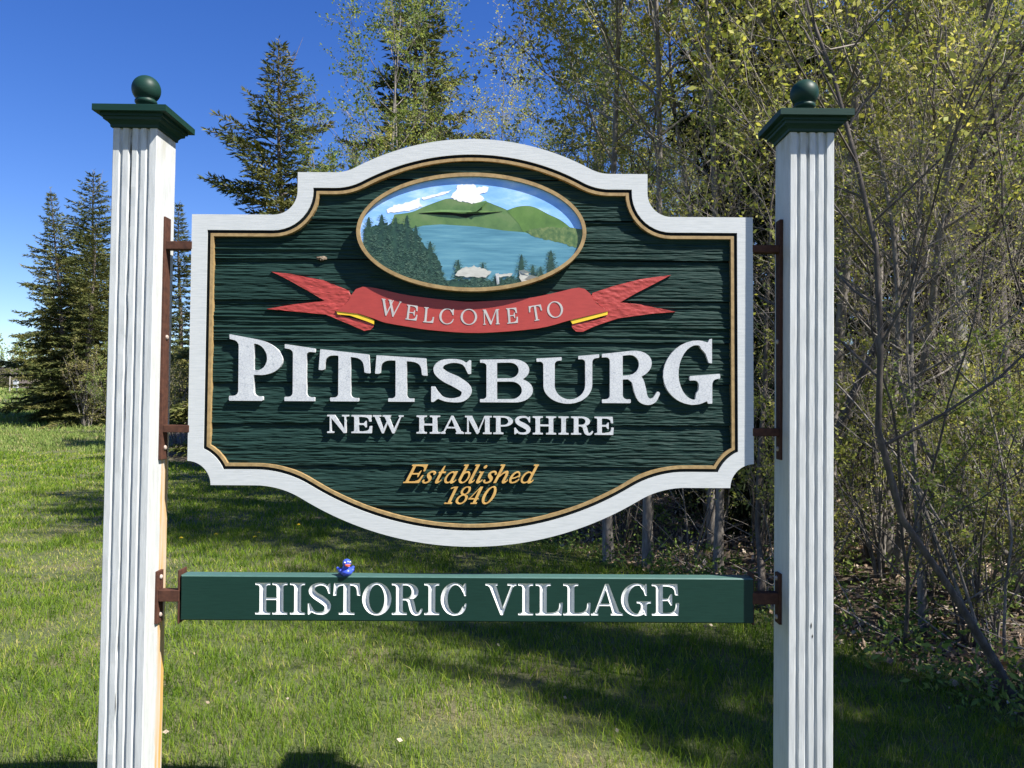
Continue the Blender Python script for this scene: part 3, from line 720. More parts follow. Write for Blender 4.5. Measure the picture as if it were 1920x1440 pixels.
# ---- red banner
def px_loop(pts, n=0): return [uv(*p) for p in (catmull([*pts], n) if n else pts)]
top = catmull([(679, 537), (705, 540), (766, 553.5), (854, 564), (897, 565), (985, 559), (1042, 548), (1072, 540.5)], 4)
bot = catmull([(1069, 600), (1007, 615.6), (897, 624), (810, 619), (766, 612.5), (722, 604.7), (700, 597)], 4)
main_pts = [*top, (1086, 538.5), (1097, 541), (1107.5, 550), (1113, 560), (1120, 569), (1140, 583), *bot, (672, 588), (628, 583), (645, 571), (653, 562), (658, 552), (666, 541.5)]
BAN = PANEL + .0125
banner = slab('banner', [[uv(*p) for p in main_pts]], PANEL - .010, BAN, M['red'], ROOT, zf=lambda x, y: .0025 * math.cos(min(1, abs(x) / .42) * 1.57))
banner['label'] = 'red ribbon banner carved WELCOME TO'
def tail(pts, seed):
    P = [uv(*p) for p in pts]
    xs = [p[0] for p in P]; ys = [p[1] for p in P]
    g = [(x, y) for x in np.arange(min(xs), max(xs), .0045) for y in np.arange(min(ys), max(ys), .0032)]
    f = in_loops([P]); g = np.array(g); g = g[f(g[:, 0], g[:, 1]) < 0]
    Pv, T = poly_tris([P], f, extra=g)
    hh = .0064 + .0026 * (fbm(Pv[:, 0] * 55 + seed, Pv[:, 1] * 130, seed, 2))
    a = Pv[T]; ar = (a[:, 1, 0] - a[:, 0, 0]) * (a[:, 2, 1] - a[:, 0, 1]) - (a[:, 1, 1] - a[:, 0, 1]) * (a[:, 2, 0] - a[:, 0, 0])
    T = np.where((ar < 0)[:, None], T[:, ::-1], T)
    V = [W3(x, y, PANEL + h) for (x, y), h in zip(Pv, hh)]
    b = len(V); n = len(P)
    V += [W3(x, y, PANEL + .0074) for x, y in P] + [W3(x, y, PANEL - .010) for x, y in P]
    o = obj('ribbon_tail', V, [T, np.array([(b + i, b + n + i, b + n + (i + 1) % n, b + (i + 1) % n) for i in range(n)])], M['red'], banner)
tail([(505, 507.6), (547, 513), (604, 524), (652, 543.5), (657, 556), (640, 575), (626, 583), (640, 592), (664, 597), (698, 606), (699, 612), (694, 617.5), (682, 620), (657, 609), (609, 589), (547, 583), (497, 578.4), (547, 570), (606.6, 563), (569, 541), (539, 524)], 3)
tail([(1260.6, 514), (1204, 521.6), (1151, 535), (1112, 548), (1109, 556), (1125, 571), (1142, 584), (1130, 596), (1100, 602), (1073, 606), (1073, 613), (1081, 621), (1094, 621.5), (1116, 611), (1160, 596), (1225, 587), (1269, 583.7), (1204, 570), (1164, 566), (1195, 548), (1225.6, 532.5)][::-1], 8)
slab('ribbon_fold', [[uv(*p) for p in [(628, 582), (660, 585), (690, 595), (700.5, 600), (700, 607.5), (688, 602.5), (655, 591), (632, 589)]]], PANEL, BAN - .0015, M['yellow'], banner)
slab('ribbon_fold', [[uv(*p) for p in [(1140, 583), (1140, 589.5), (1105, 599), (1074, 607), (1070, 600), (1105, 592)]]], PANEL, BAN - .0015, M['yellow'], banner)
for ch, cx, cy, hh, wd, ang in [('W', 731.5, 577.5, 31, 38, 9), ('E', 772, 586, 28, 22, 7), ('L', 804, 590.5, 28.5, 20, 5), ('C', 837.5, 593, 29, 28, 3), ('O', 879, 594, 29, 31, 0), ('M', 921, 594, 28.5, 31, -2), ('E', 960.5, 591.5, 29, 21, -5), ('T', 1005, 586.5, 29, 25, -9), ('O', 1041, 580, 30, 30, -11)]:
    loops, fn = glyph_shape(ch, wd / hh, .135, .055)
    ca, sa = math.cos(math.radians(ang)), math.sin(math.radians(ang))
    def mp(x, y):
        dx, dy = x * hh - wd / 2, (.5 - y) * hh
        return uv(cx + dx * ca - dy * sa, cy + dx * sa + dy * ca)
    zl = .0025 * math.cos(min(1, abs(uv(cx, 0)[0]) / .42) * 1.57)
    slab('letter', [[mp(x, y) for x, y in l] for l in loops], BAN - .004, BAN + zl + .0011, M['carved_thin'], banner)
# ---- lower name bar with V-carved letters
bx0, bz1 = uv(342.5, 1082.5 - 3); bx1, bz0 = uv(1411.5, 1164.5)
bz1 = uv(877, 1080)[1]; bz0 = uv(877, 1163.5)[1]
BD, BB = .052, .0035
letters = []
for ch, a, b in [('H', 482, 542), ('I', 545.5, 576), ('S', 580, 624), ('T', 627, 678), ('O', 681, 735.5), ('R', 736.5, 794), ('I', 796, 826), ('C', 827.5, 877), ('V', 911, 969), ('I', 971, 1001), ('L', 1004.5, 1055), ('L', 1056, 1107), ('A', 1107.5, 1167), ('G', 1163.5, 1219.5), ('E', 1221, 1272)]:
    hh = 58.5
    base = lambda px: 1149.5 + (px - 482) / 790 * 2.0
    loops, fn = glyph_shape(ch, (b - a) / hh, .215, .066)
    letters.append((loops, fn, (lambda x, y, a=a: uv(a + x * 58.5, base(a + x * 58.5) - y * 58.5)), hh, (b - a) / hh))
fl = [(bx0 + BB, bz0 + BB), (bx1 - BB, bz0 + BB), (bx1 - BB, bz1 - BB), (bx0 + BB, bz1 - BB)]
holes = [[mp(x, y) for x, y in l] for loops, fn, mp, hh, w in letters for l in loops]
P, T = poly_tris([fl] + holes, in_loops([fl] + holes))
a = P[T]; ar = (a[:, 1, 0] - a[:, 0, 0]) * (a[:, 2, 1] - a[:, 0, 1]) - (a[:, 1, 1] - a[:, 0, 1]) * (a[:, 2, 0] - a[:, 0, 0])
T = np.where((ar < 0)[:, None], T[:, ::-1], T)
V = [W3(x, y, 0) for x, y in P]; b = len(V)
V += [W3(x, y, 0) for x, y in fl]
V += [W3(x, y, -BB) for x, y in [(bx0, bz0), (bx1, bz0), (bx1, bz1), (bx0, bz1)]]
V += [W3(x, y, -BD) for x, y in [(bx0, bz0), (bx1, bz0), (bx1, bz1), (bx0, bz1)]]
Q = [(b + i, b + 4 + i, b + 4 + (i + 1) % 4, b + (i + 1) % 4) for i in range(4)] + [(b + 4 + i, b + 8 + i, b + 8 + (i + 1) % 4, b + 4 + (i + 1) % 4) for i in range(4)] + [(b + 8, b + 11, b + 10, b + 9)]
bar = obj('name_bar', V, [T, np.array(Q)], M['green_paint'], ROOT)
bm = bmesh.new(); bm.from_mesh(bar.data); bmesh.ops.recalc_face_normals(bm, faces=[f for f in bm.faces if len(f.verts) == 4]); bm.to_mesh(bar.data); bm.free()
bar.data.materials.append(M['green_top_lit'])
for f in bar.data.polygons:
    if f.normal.z > .5: f.material_index = 1  # upward faces get the green with top light painted in
bar['label'] = 'long green bar carved HISTORIC VILLAGE'
for loops, fn, mp, hh, w in letters:
    gx, gy = np.meshgrid(np.arange(0, w, .024), np.arange(0, 1.02, .024))
    g = np.array([gx.ravel(), gy.ravel()]).T; fv = fn(g[:, 0], g[:, 1]); g = g[fv < -.008]
    P, T = poly_tris(loops, in_loops(loops), extra=g)
    dep = np.clip(-fn(P[:, 0], P[:, 1]), 0, None)
    nb = sum(len(l) for l in loops); dep[:nb] = 0
    dep = np.where(dep < .004, 0, dep)
    a = P[T]; ar = (a[:, 1, 0] - a[:, 0, 0]) * (a[:, 2, 1] - a[:, 0, 1]) - (a[:, 1, 1] - a[:, 0, 1]) * (a[:, 2, 0] - a[:, 0, 0])
    T = np.where((ar < 0)[:, None], T[:, ::-1], T)
    V = [W3(*mp(x, y), -d * hh * S * .95) for (x, y), d in zip(P, dep)]
    obj('letter', V, T, M['carved'], bar)
# ---- posts
def post(cpx, top_py, mat, lean, inner, label):
    c = at(cpx, 840, D_POST); ztop = at(cpx, top_py, D_POST).z
    x0 = c.x - math.tan(lean) * c.z
    hw, dep = .0695, .14
    prof = [(-hw, dep), (-hw, .002), (-hw + .002, 0)]
    for fr in (.19, .405, .60, .795):
        u = -hw + fr * 2 * hw
        prof += [(u - .0062, 0), (u - .0050, .0016), (u - .0022, .0066), (u + .0022, .0066), (u + .0050, .0016), (u + .0062, 0)]
    prof += [(hw - .002, 0), (hw, .002), (hw, dep)]
    zs = np.linspace(-.3, ztop, 90); n = len(prof); V = []
    r = random.Random(int(cpx))
    for k, z in enumerate(zs):
        for i, (x, y) in enumerate(prof):
            w = (.0022 if 8 < i < 15 and cpx < 900 else .0009) if 2 < i < n - 3 else .0003
            V.append((x + (vnoise(z * 22 + i * 3.1, i * 1.7, 3) - .5) * 2 * w, y + (vnoise(z * 17 + i * 5.3, i * 2.9, 8) - .5) * 1.4 * w, z))
    Q = [(k * n + i, k * n + (i + 1) % n, (k + 1) * n + (i + 1) % n, (k + 1) * n + i) for k in range(len(zs) - 1) for i in range(n)]
    o = obj('post', V, [np.array(Q), np.array([list(range(len(V) - n, len(V)))])], mat, ROOT)
    bm = bmesh.new(); bm.from_mesh(o.data); bmesh.ops.recalc_face_normals(bm, faces=bm.faces); bm.to_mesh(o.data); bm.free()
    o.location = (x0 - ROOT.location.x, D_POST - ROOT.location.y, 0); o.rotation_euler = (0, lean, 0)
    o['label'] = label
    def strip(name, us, zs_, wd, y, mt):                    # a narrow split or scar in the paint
        V, Q = [], []
        for k, (u, z) in enumerate(zip(us, zs_)):
            w_ = wd * (.35 + vnoise(z * 31, k * .37, 5) * 1.2) * min(1, .1 + k * .35, .1 + (len(us) - 1 - k) * .35)
            V += [(u - w_ / 2, y, z), (u + w_ / 2, y, z)]
            if k: Q.append((2 * k - 2, 2 * k - 1, 2 * k + 1, 2 * k))
        obj(name, V, np.array(Q), mt, o)
    m_dark = M.setdefault('split', flat('dark_split_wood', (.045, .040, .034), .9))
    u2 = -hw + .405 * 2 * hw
    for za, zb, uo, wd in ([(ztop - .32, ztop, 0, .0026), (ztop - .95, ztop - .42, .003, .0018), (.62, .70, -.003, .003), (.80, 1.1, -.004, .0016)] if cpx < 900 else [(ztop - .10, ztop - .015, .0, .0016), (.905, .925, .014, .0045), (.875, .888, .018, .0040)]):
        zz_ = np.linspace(za, zb, max(6, int((zb - za) / .012)))
        strip('split', [u2 + uo + (vnoise(z * 40, uo * 900, 3) - .5) * .0022 for z in zz_], zz_, wd, .0050 if cpx < 900 and wd < .0028 else -.0008, m_dark)
    # cap: cove moulding, overhanging plate and ball
    cy = .07; bm = bmesh.new()
    stack = [(.0715, -.052), (.0725, -.052), (.075, -.050), (.076, -.040), (.082, -.030), (.091, -.024), (.092, -.014), (.098, -.012), (.098, 0), (.1135, 0), (.1145, .001), (.1145, .026), (.1135, .027)]
    rings = []
    for w, z in stack:
        rings.append([bm.verts.new((sx * w, cy + sy * w, ztop + .040 + z * .77)) for sx, sy in ((-1, -1), (1, -1), (1, 1), (-1, 1))])
    for a, b in zip(rings, rings[1:]):
        for i in range(4): bm.faces.new((a[i], a[(i + 1) % 4], b[(i + 1) % 4], b[i]))
    bm.faces.new(rings[-1]); bm.faces.new(rings[0][::-1])
    obj_bm('cap', bm, M['green_paint'], o)
    prof2 = [(0, .0205), (.034, .0205), (.034, .027), (.029, .030), (.0245, .036), (.0225, .046), (.0235, .056), (.030, .060), (.034, .065), (.034, .071), (.030, .0745)]
    R, zc = .0445, .1095
    prof2 += [(R * math.sin(t), zc - R * math.cos(t)) for t in np.linspace(.74, math.pi, 22)]
    V, Q = [], []; m = 36
    for rr, z in prof2:
        for i in range(m): V.append((rr * math.cos(2 * math.pi * i / m), cy + rr * math.sin(2 * math.pi * i / m), ztop + .040 + z))
    for k in range(len(prof2) - 1):
        for i in range(m): Q.append((k * m + i, k * m + (i + 1) % m, (k + 1) * m + (i + 1) % m, (k + 1) * m + i))
    obj('ball_finial', V, np.array(Q), M['green_paint'], o, True)
    return o, x0
LEAN = math.radians(.42)
pL, xL = post(238.5, 240, M['post_l'], LEAN, 1, 'white fluted post with orange rust streaks')
pR, xR = post(1521.5, 248, M['post_r'], math.radians(.32), -1, 'white fluted post on the woodland side')
# ---- iron brackets
def boxes_obj(name, bxs, mat, parent, bev=.0012):
    bm = bmesh.new()
    for (x0, x1, y0, y1, z0, z1) in bxs:
        r = bmesh.ops.create_cube(bm, size=1)['verts']
        for v in r: v.co = Vector(((x0 + x1) / 2 + v.co.x * (x1 - x0), (y0 + y1) / 2 + v.co.y * (y1 - y0), (z0 + z1) / 2 + v.co.z * (z1 - z0)))
    bmesh.ops.bevel(bm, geom=list(bm.edges), offset=bev, segments=1, affect='EDGES')
    return obj_bm(name, bm, mat, parent)
def bolt(parent, x, y, z, sx):
    bm = bmesh.new(); bmesh.ops.create_uvsphere(bm, u_segments=10, v_segments=6, radius=1)
    for v in bm.verts: v.co = Vector((x + v.co.x * .006, y + v.co.y * .008, z + v.co.z * .008))
    obj_bm('bolt', bm, M['bolt'], parent, True)
def zz(py, px): return ORG.z + uv(px, py)[1]
ry = ROOT.location.y
def bracket(side, top, bottom, arms, end_px, plate, bolts):
    lean, x0 = (LEAN, xL) if side > 0 else (math.radians(.32), xR)
    zm = (zz(top, 884) + zz(bottom, 884)) / 2
    xf = x0 - ROOT.location.x + side * .0695 + math.tan(lean) * zm
    px = 310 if side > 0 else 1460
    y0, y1 = D_POST + .062 - ry, D_POST + .104 - ry
    e = uv(end_px, 640)[0]
    bx = []
    xa, xb = sorted((xf - side * .003, xf + side * .009)); bx.append((xa, xb, y0, y1, zz(bottom, px), zz(top, px)))
    for ya, yb in arms:
        xa, xb = sorted((xf + side * .0085, e)); bx.append((xa, xb, y0 + .004, y1 - .004, zz(yb, px), zz(ya, px)))
    if plate:
        xa, xb = sorted((e - side * .006, e)); bx.append((xa, xb, D_SIGN + .002 - ry, D_SIGN + .060 - ry, zz(plate[1], px), zz(plate[0], px)))
    o = boxes_obj('bracket', bx, M['rust'], ROOT)
    for py in bolts: bolt(o, xf + side * .010, (y0 + y1) / 2, zz(py, px), side)
bracket(1, 405, 862, [(451, 466), (797, 811)], 356.5, None, (632, 840))
bracket(-1, 410, 862, [(458, 472), (803, 818)], 1412, None, (640, 842))
bracket(1, 1070, 1167, [(1105, 1126)], 342.5, (1068, 1167), (1082, 1152))
bracket(-1, 1074, 1168, [(1110, 1131)], 1411.5, (1074, 1170), (1084, 1156))
# ================================================================ the rubber duck on the bar
dk = at(649.5, 1081, D_SIGN + .016)
DK = empty('rubber_duck', (dk.x, D_SIGN + .012, ORG.z + bz1 + .0005), math.radians(22))
tag(DK, 'small blue rubber duck with orange-red bill sitting on the green bar', 'toy duck')
m_duck = flat('blue_rubber', (.045, .085, .52), .32, .06)
def sph(bm, c, r, seg=20):
    v = bmesh.ops.create_uvsphere(bm, u_segments=seg, v_segments=seg // 2, radius=1)['verts']
    for q in v: q.co = Vector((c[0] + q.co.x * r[0], c[1] + q.co.y * r[1], c[2] + q.co.z * r[2]))
    return v
bm = bmesh.new()
for v in sph(bm, (0, 0, .0125), (.0205, .025, .0145)):
    if v.co.z < .002: v.co.z = .0
sph(bm, (0, -.0075, .027), (.011, .011, .010)); sph(bm, (0, -.009, .0405), (.0140, .0140, .0135))
for sx in (-1, 1):
    sph(bm, (sx * .0195, .004, .0165), (.0065, .015, .0085)); sph(bm, (sx * .0245, .014, .0215), (.005, .007, .0045))
sph(bm, (0, .0235, .021), (.008, .008, .0065))
body = obj_bm('body', bm, m_duck, DK, True)
rm = body.modifiers.new('remesh', 'REMESH'); rm.mode = 'VOXEL'; rm.voxel_size = .0011; rm.use_smooth_shade = True
sm = body.modifiers.new('smooth', 'SMOOTH'); sm.iterations = 6; sm.factor = .5
m_bill = flat('orange_red_bill', (.74, .13, .055), .35, .05)
bm = bmesh.new(); sph(bm, (0, -.0235, .0372), (.0092, .0068, .0022)); sph(bm, (0, -.0225, .0330), (.0080, .0058, .0020)); sph(bm, (0, -.0205, .035), (.0065, .0045, .0030))
bill = obj_bm('bill', bm, m_bill, DK, True)
rm = bill.modifiers.new('remesh', 'REMESH'); rm.mode = 'VOXEL'; rm.voxel_size = .0006; rm.use_smooth_shade = True
m_eye = flat('white_eye', (.75, .78, .80), .3, .02); m_pup = flat('black_pupil', (.01, .01, .012), .25, .02)
for sx in (-1, 1):
    bm = bmesh.new(); sph(bm, (sx * .0085, -.0195, .0440), (.0028, .0022, .0032), 12); e = obj_bm('eye', bm, m_eye, DK, True)
    bm = bmesh.new(); sph(bm, (sx * .0090, -.0210, .0438), (.0015, .0012, .0018), 10); obj_bm('pupil', bm, m_pup, e, True)
# ================================================================ the setting: ground, road
EDGE = np.array([(-2, 3.9), (2.0, 3.4), (4.2, 2.75), (6.1, 2.0), (8.1, 1.1), (9.8, .2), (13, -2.6), (20.5, -8.6), (30, -15.5), (45, -22.5), (70, -36), (120, -56), (400, -220)])   # (forward, right) of the woodland edge
def edge_x(y): return np.interp(y, EDGE[:, 0], EDGE[:, 1])
def gz(x, y):
    x = np.asarray(x, float); y = np.asarray(y, float)
    z = 2.9 * ss(14, 100, y) ** 1.25 + 15 * ss(140, 420, y)
    into = np.clip(x - edge_x(y), 0, 60)
    z = z + .30 * ss(.2, 3.0, into) * ss(0, 6, y) + .035 * np.clip(into - 2, 0, 30)
    z = z + (fbm(x * .55 + 40, y * .55, 21, 3) - .5) * .10 * ss(2.5, 6, y) + (fbm(x * .09, y * .09, 22, 2) - .5) * .5 * ss(25, 60, y)
    z = z + .22 * np.exp(-((x - edge_x(y) - 1.3) / .5) ** 2) * ss(3.5, 5, y) * ss(12, 9, y) * fbm(x * 1.2, y * 1.2, 5, 2)
    return z
ys = np.concatenate([np.linspace(-12, 2, 18), np.linspace(2.3, 16, 90), 16 * (400 / 16.) ** np.linspace(.02, 1, 80)])
us = np.concatenate([np.linspace(-1.9, -.9, 14), np.linspace(-.85, .85, 120), np.linspace(.9, 1.9, 14)])
Yg = np.repeat(ys[:, None], len(us), 1); Xg = us[None, :] * (np.abs(Yg) + 7)
nx = len(us); ii = np.arange(len(ys) - 1)[:, None] * nx + np.arange(nx - 1)[None, :]
Zg = gz(Xg, Yg)
def ground_mat():
    m, nt, b = new_mat('turf_and_soil')
    v = coords(nt); n1 = noise(nt, v, 1.6, 6, .6); n2 = noise(nt, v, 38, 5, .7); n3 = noise(nt, v, .35, 3)
    green = ramp(nt, n2, [(.25, (.030, .040, .012)), (.5, (.065, .085, .022)), (.75, (.14, .15, .05))])
    straw = ramp(nt, n2, [(.3, (.10, .080, .042)), (.7, (.24, .20, .115))])
    c = mixc(nt, ramp(nt, n1, [(.50, (0, 0, 0)), (.70, (.8, .8, .8))]), green, straw)
    wood = ramp(nt, noise(nt, v, 22, 6, .75), [(.3, (.028, .021, .015)), (.5, (.075, .055, .038)), (.72, (.19, .145, .10))])
    a = nt.nodes.new('ShaderNodeAttribute'); a.attribute_name = 'wood'
    nt.links.new(mixc(nt, a.outputs['Fac'], c, wood), b.inputs['Base Color']); b.inputs['Roughness'].default_value = .9
    bump(nt, b, n2, .8, .03); return m
g = obj('ground', np.stack([Xg, Yg, Zg], -1).reshape(-1, 3), np.stack([ii, ii + 1, ii + nx + 1, ii + nx], -1).reshape(-1, 4), ground_mat(), None, True)
tag(g, kind='structure')
add_attr(g.data, 'wood', np.maximum(ss(-.25, .45, (Xg - edge_x(Yg) + (fbm(Xg * 1.5, Yg * 1.5, 9, 2) - .5) * .8).ravel()), ss(135, 150, Yg.ravel())))
# road far on the left, on its low bank
rp = [(-150, 20), (-95, 55), (-66, 86), (-58.5, 98), (-66, 120), (-90, 170), (-140, 260)]
V, Q = [], []
cl = catmull(rp, 10)
for i, p in enumerate(cl):
    d = cl[min(i + 1, len(cl) - 1)] - cl[max(i - 1, 0)]; nrm = np.array([-d[1], d[0]]) / np.hypot(*d)
    for s_ in (-1, -.6, .6, 1):
        q = p + nrm * 3.3 * s_; V.append((q[0], q[1], float(gz(q[0], q[1])) + .10))
    if i: Q += [((i - 1) * 4 + k, (i - 1) * 4 + k + 1, i * 4 + k + 1, i * 4 + k) for k in range(3)]
m_road = bark('pale_worn_asphalt', (.20, .19, .18), (.25, .24, .225), (.31, .30, .28), 2)
tag(obj('road', V, np.array(Q), m_road, None), kind='structure')

# ================================================================ grass
def blades(n_, x, y, h, w, lean, tint, z):
    n = len(x); a = rng.uniform(0, 2 * np.pi, n); b = rng.uniform(0, 2 * np.pi, n)
    ca, sa = np.cos(a), np.sin(a); lx, ly = np.cos(b) * lean * h, np.sin(b) * lean * h
    V = np.empty((n, 5, 3), np.float32)
    for k, (s_, t) in enumerate(((-.5, 0), (.5, 0), (-.36, .55), (.36, .55), (0, 1))):
        V[:, k, 0] = x + ca * w * s_ + lx * t ** 1.8; V[:, k, 1] = y + sa * w * s_ + ly * t ** 1.8; V[:, k, 2] = z + h * t * (1 - .25 * lean * t)
    b0 = np.arange(n)[:, None] * 5
    F = np.concatenate([b0 + [0, 1, 3], b0 + [0, 3, 2], b0 + [2, 3, 4]], 1).reshape(-1, 3)
    return V.reshape(-1, 3), F, np.repeat(tint, 5)
def grass_band(y0, y1, dens, h, w, extra=.9, soft=.35, tall=False, xmin=None):
    area = (y1 - y0) * (1.5 * (y0 + y1) / 2 + 2 * extra)
    n = int(area * dens)
    y = rng.uniform(y0, y1, n); u = rng.uniform(-1, 1, n); x = u * (.72 * y + extra)
    keep = rng.uniform(0, 1, n) < (.72 * y + extra) / (.72 * y1 + extra)
    e = x - edge_x(y) + (fbm(x * 1.5, y * 1.5, 9, 2) - .5) * .8
    keep &= rng.uniform(0, 1, n) < 1 - ss(-soft, soft * 1.5, e) * .97
    patch = fbm(x * 1.1, y * 1.1, 33, 3)                          # thin straw-coloured patches
    clump = fbm(x * 5, y * 5, 41, 2)
    thin = ss(.54, .66, patch)
    keep &= rng.uniform(0, 1, n) > thin * .30
    x, y, patch, clump, thin = x[keep], y[keep], patch[keep], clump[keep], thin[keep]
    hh = h * rng.uniform(.45, 1.15, len(x)) * (.55 + .9 * clump) * (1 - .45 * thin)
    tint = np.clip(.40 + .55 * clump + rng.normal(0, .16, len(x)) - .55 * thin * rng.uniform(0, 1, len(x)) - (rng.uniform(0, 1, len(x)) < .07) * .5, 0, 1)
    return blades(0, x, y, hh, w * rng.uniform(.6, 1.3, len(x)), rng.uniform(.15, .95, len(x)), tint, gz(x, y) - .005)
def merge(parts):
    V, F, T, o = [], [], [], 0
    for v, f, t in parts:
        V.append(v); F.append(f + o); T.append(t); o += len(v)
    return np.concatenate(V), np.concatenate(F), np.concatenate(T)
V, F, T = merge([grass_band(2.2, 4.2, 5200, .085, .0036), grass_band(4.2, 6.5, 3400, .080, .0048), grass_band(6.5, 10, 1900, .078, .0075, 1.2), grass_band(10, 16, 800, .080, .012, 1.5), grass_band(16, 24, 300, .09, .024, 2)])
o = obj('lawn_grass', V, F, M['grass']); add_attr(o.data, 'tint', T); tag(o, 'short mown green lawn with straw patches', 'grass', kind='stuff')
V, F, T = merge([grass_band(24, 34, 170, .17, .028, 3, 2), grass_band(34, 50, 70, .22, .05, 4, 3), grass_band(50, 80, 18, .26, .11, 5, 4), grass_band(80, 112, 4, .36, .30, 5, 4)])
o = obj('meadow_grass', V, F, M['grass_rough']); add_attr(o.data, 'tint', T); tag(o, 'taller unmown grass on the far bank by the road', 'grass', kind='stuff')

# ================================================================ plants
def tubes(P, R, sides):
    """P (N, n, 3) centre lines, R (N, n) radii"""
    Nn, n = P.shape[:2]
    T = np.gradient(P, axis=1); T /= np.linalg.norm(T, axis=2, keepdims=True) + 1e-9
    up = np.where(np.abs(T[..., 2:3]) > .9, np.array([1., 0, 0]), np.array([0, 0, 1.]))
    A = np.cross(T, up); A /= np.linalg.norm(A, axis=2, keepdims=True) + 1e-9; B = np.cross(T, A)
    ang = np.arange(sides) * 2 * np.pi / sides
    V = P[:, :, None, :] + R[:, :, None, None] * (np.cos(ang)[None, None, :, None] * A[:, :, None, :] + np.sin(ang)[None, None, :, None] * B[:, :, None, :])
    base = np.arange(Nn)[:, None, None] * n * sides + np.arange(n - 1)[None, :, None] * sides
    k = np.arange(sides)[None, None, :]; k2 = (k + 1) % sides
    F = np.stack([base + k, base + k2, base + sides + k2, base + sides + k], -1).reshape(-1, 4)
    return V.reshape(-1, 3), F
class Tubes:
    def __init__(s): s.g = {}
    def add(s, P, R, sides): s.g.setdefault((len(P), sides), []).append((P, R))
    def build(s):
        V, F, o = [], [], 0
        for (n, sd), l in s.g.items():
            v, f = tubes(np.array([p for p, r in l], float), np.array([r for p, r in l], float), sd)
            V.append(v); F.append(f + o); o += len(v)
        return np.concatenate(V), np.concatenate(F)
def leaf_quads(r, P, size, up=.3, asp=.55):
    n = len(P); d = r.normal(0, 1, (n, 3)); d[:, 2] = d[:, 2] * .7 + up; d /= np.linalg.norm(d, axis=1, keepdims=True)
    s = np.cross(d, r.normal(0, 1, (n, 3))); s /= np.linalg.norm(s, axis=1, keepdims=True)
    L = size * r.uniform(.35, 1.35, n)[:, None]
    V = np.stack([P, P + d * L * .45 + s * L * asp * .5, P + d * L, P + d * L * .45 - s * L * asp * .5], 1).reshape(-1, 3)
    return V, (np.arange(n)[:, None] * 4 + np.arange(4)[None, :])
def wander(r, p, d, L, n, wob, up):
    pts = [np.array(p, float)]; d = np.array(d, float) / np.linalg.norm(d)
    for i in range(n - 1):
        d = d + r.normal(0, wob, 3) + np.array([0, 0, up]); d /= np.linalg.norm(d); pts.append(pts[-1] + d * L / (n - 1))
    return np.array(pts)
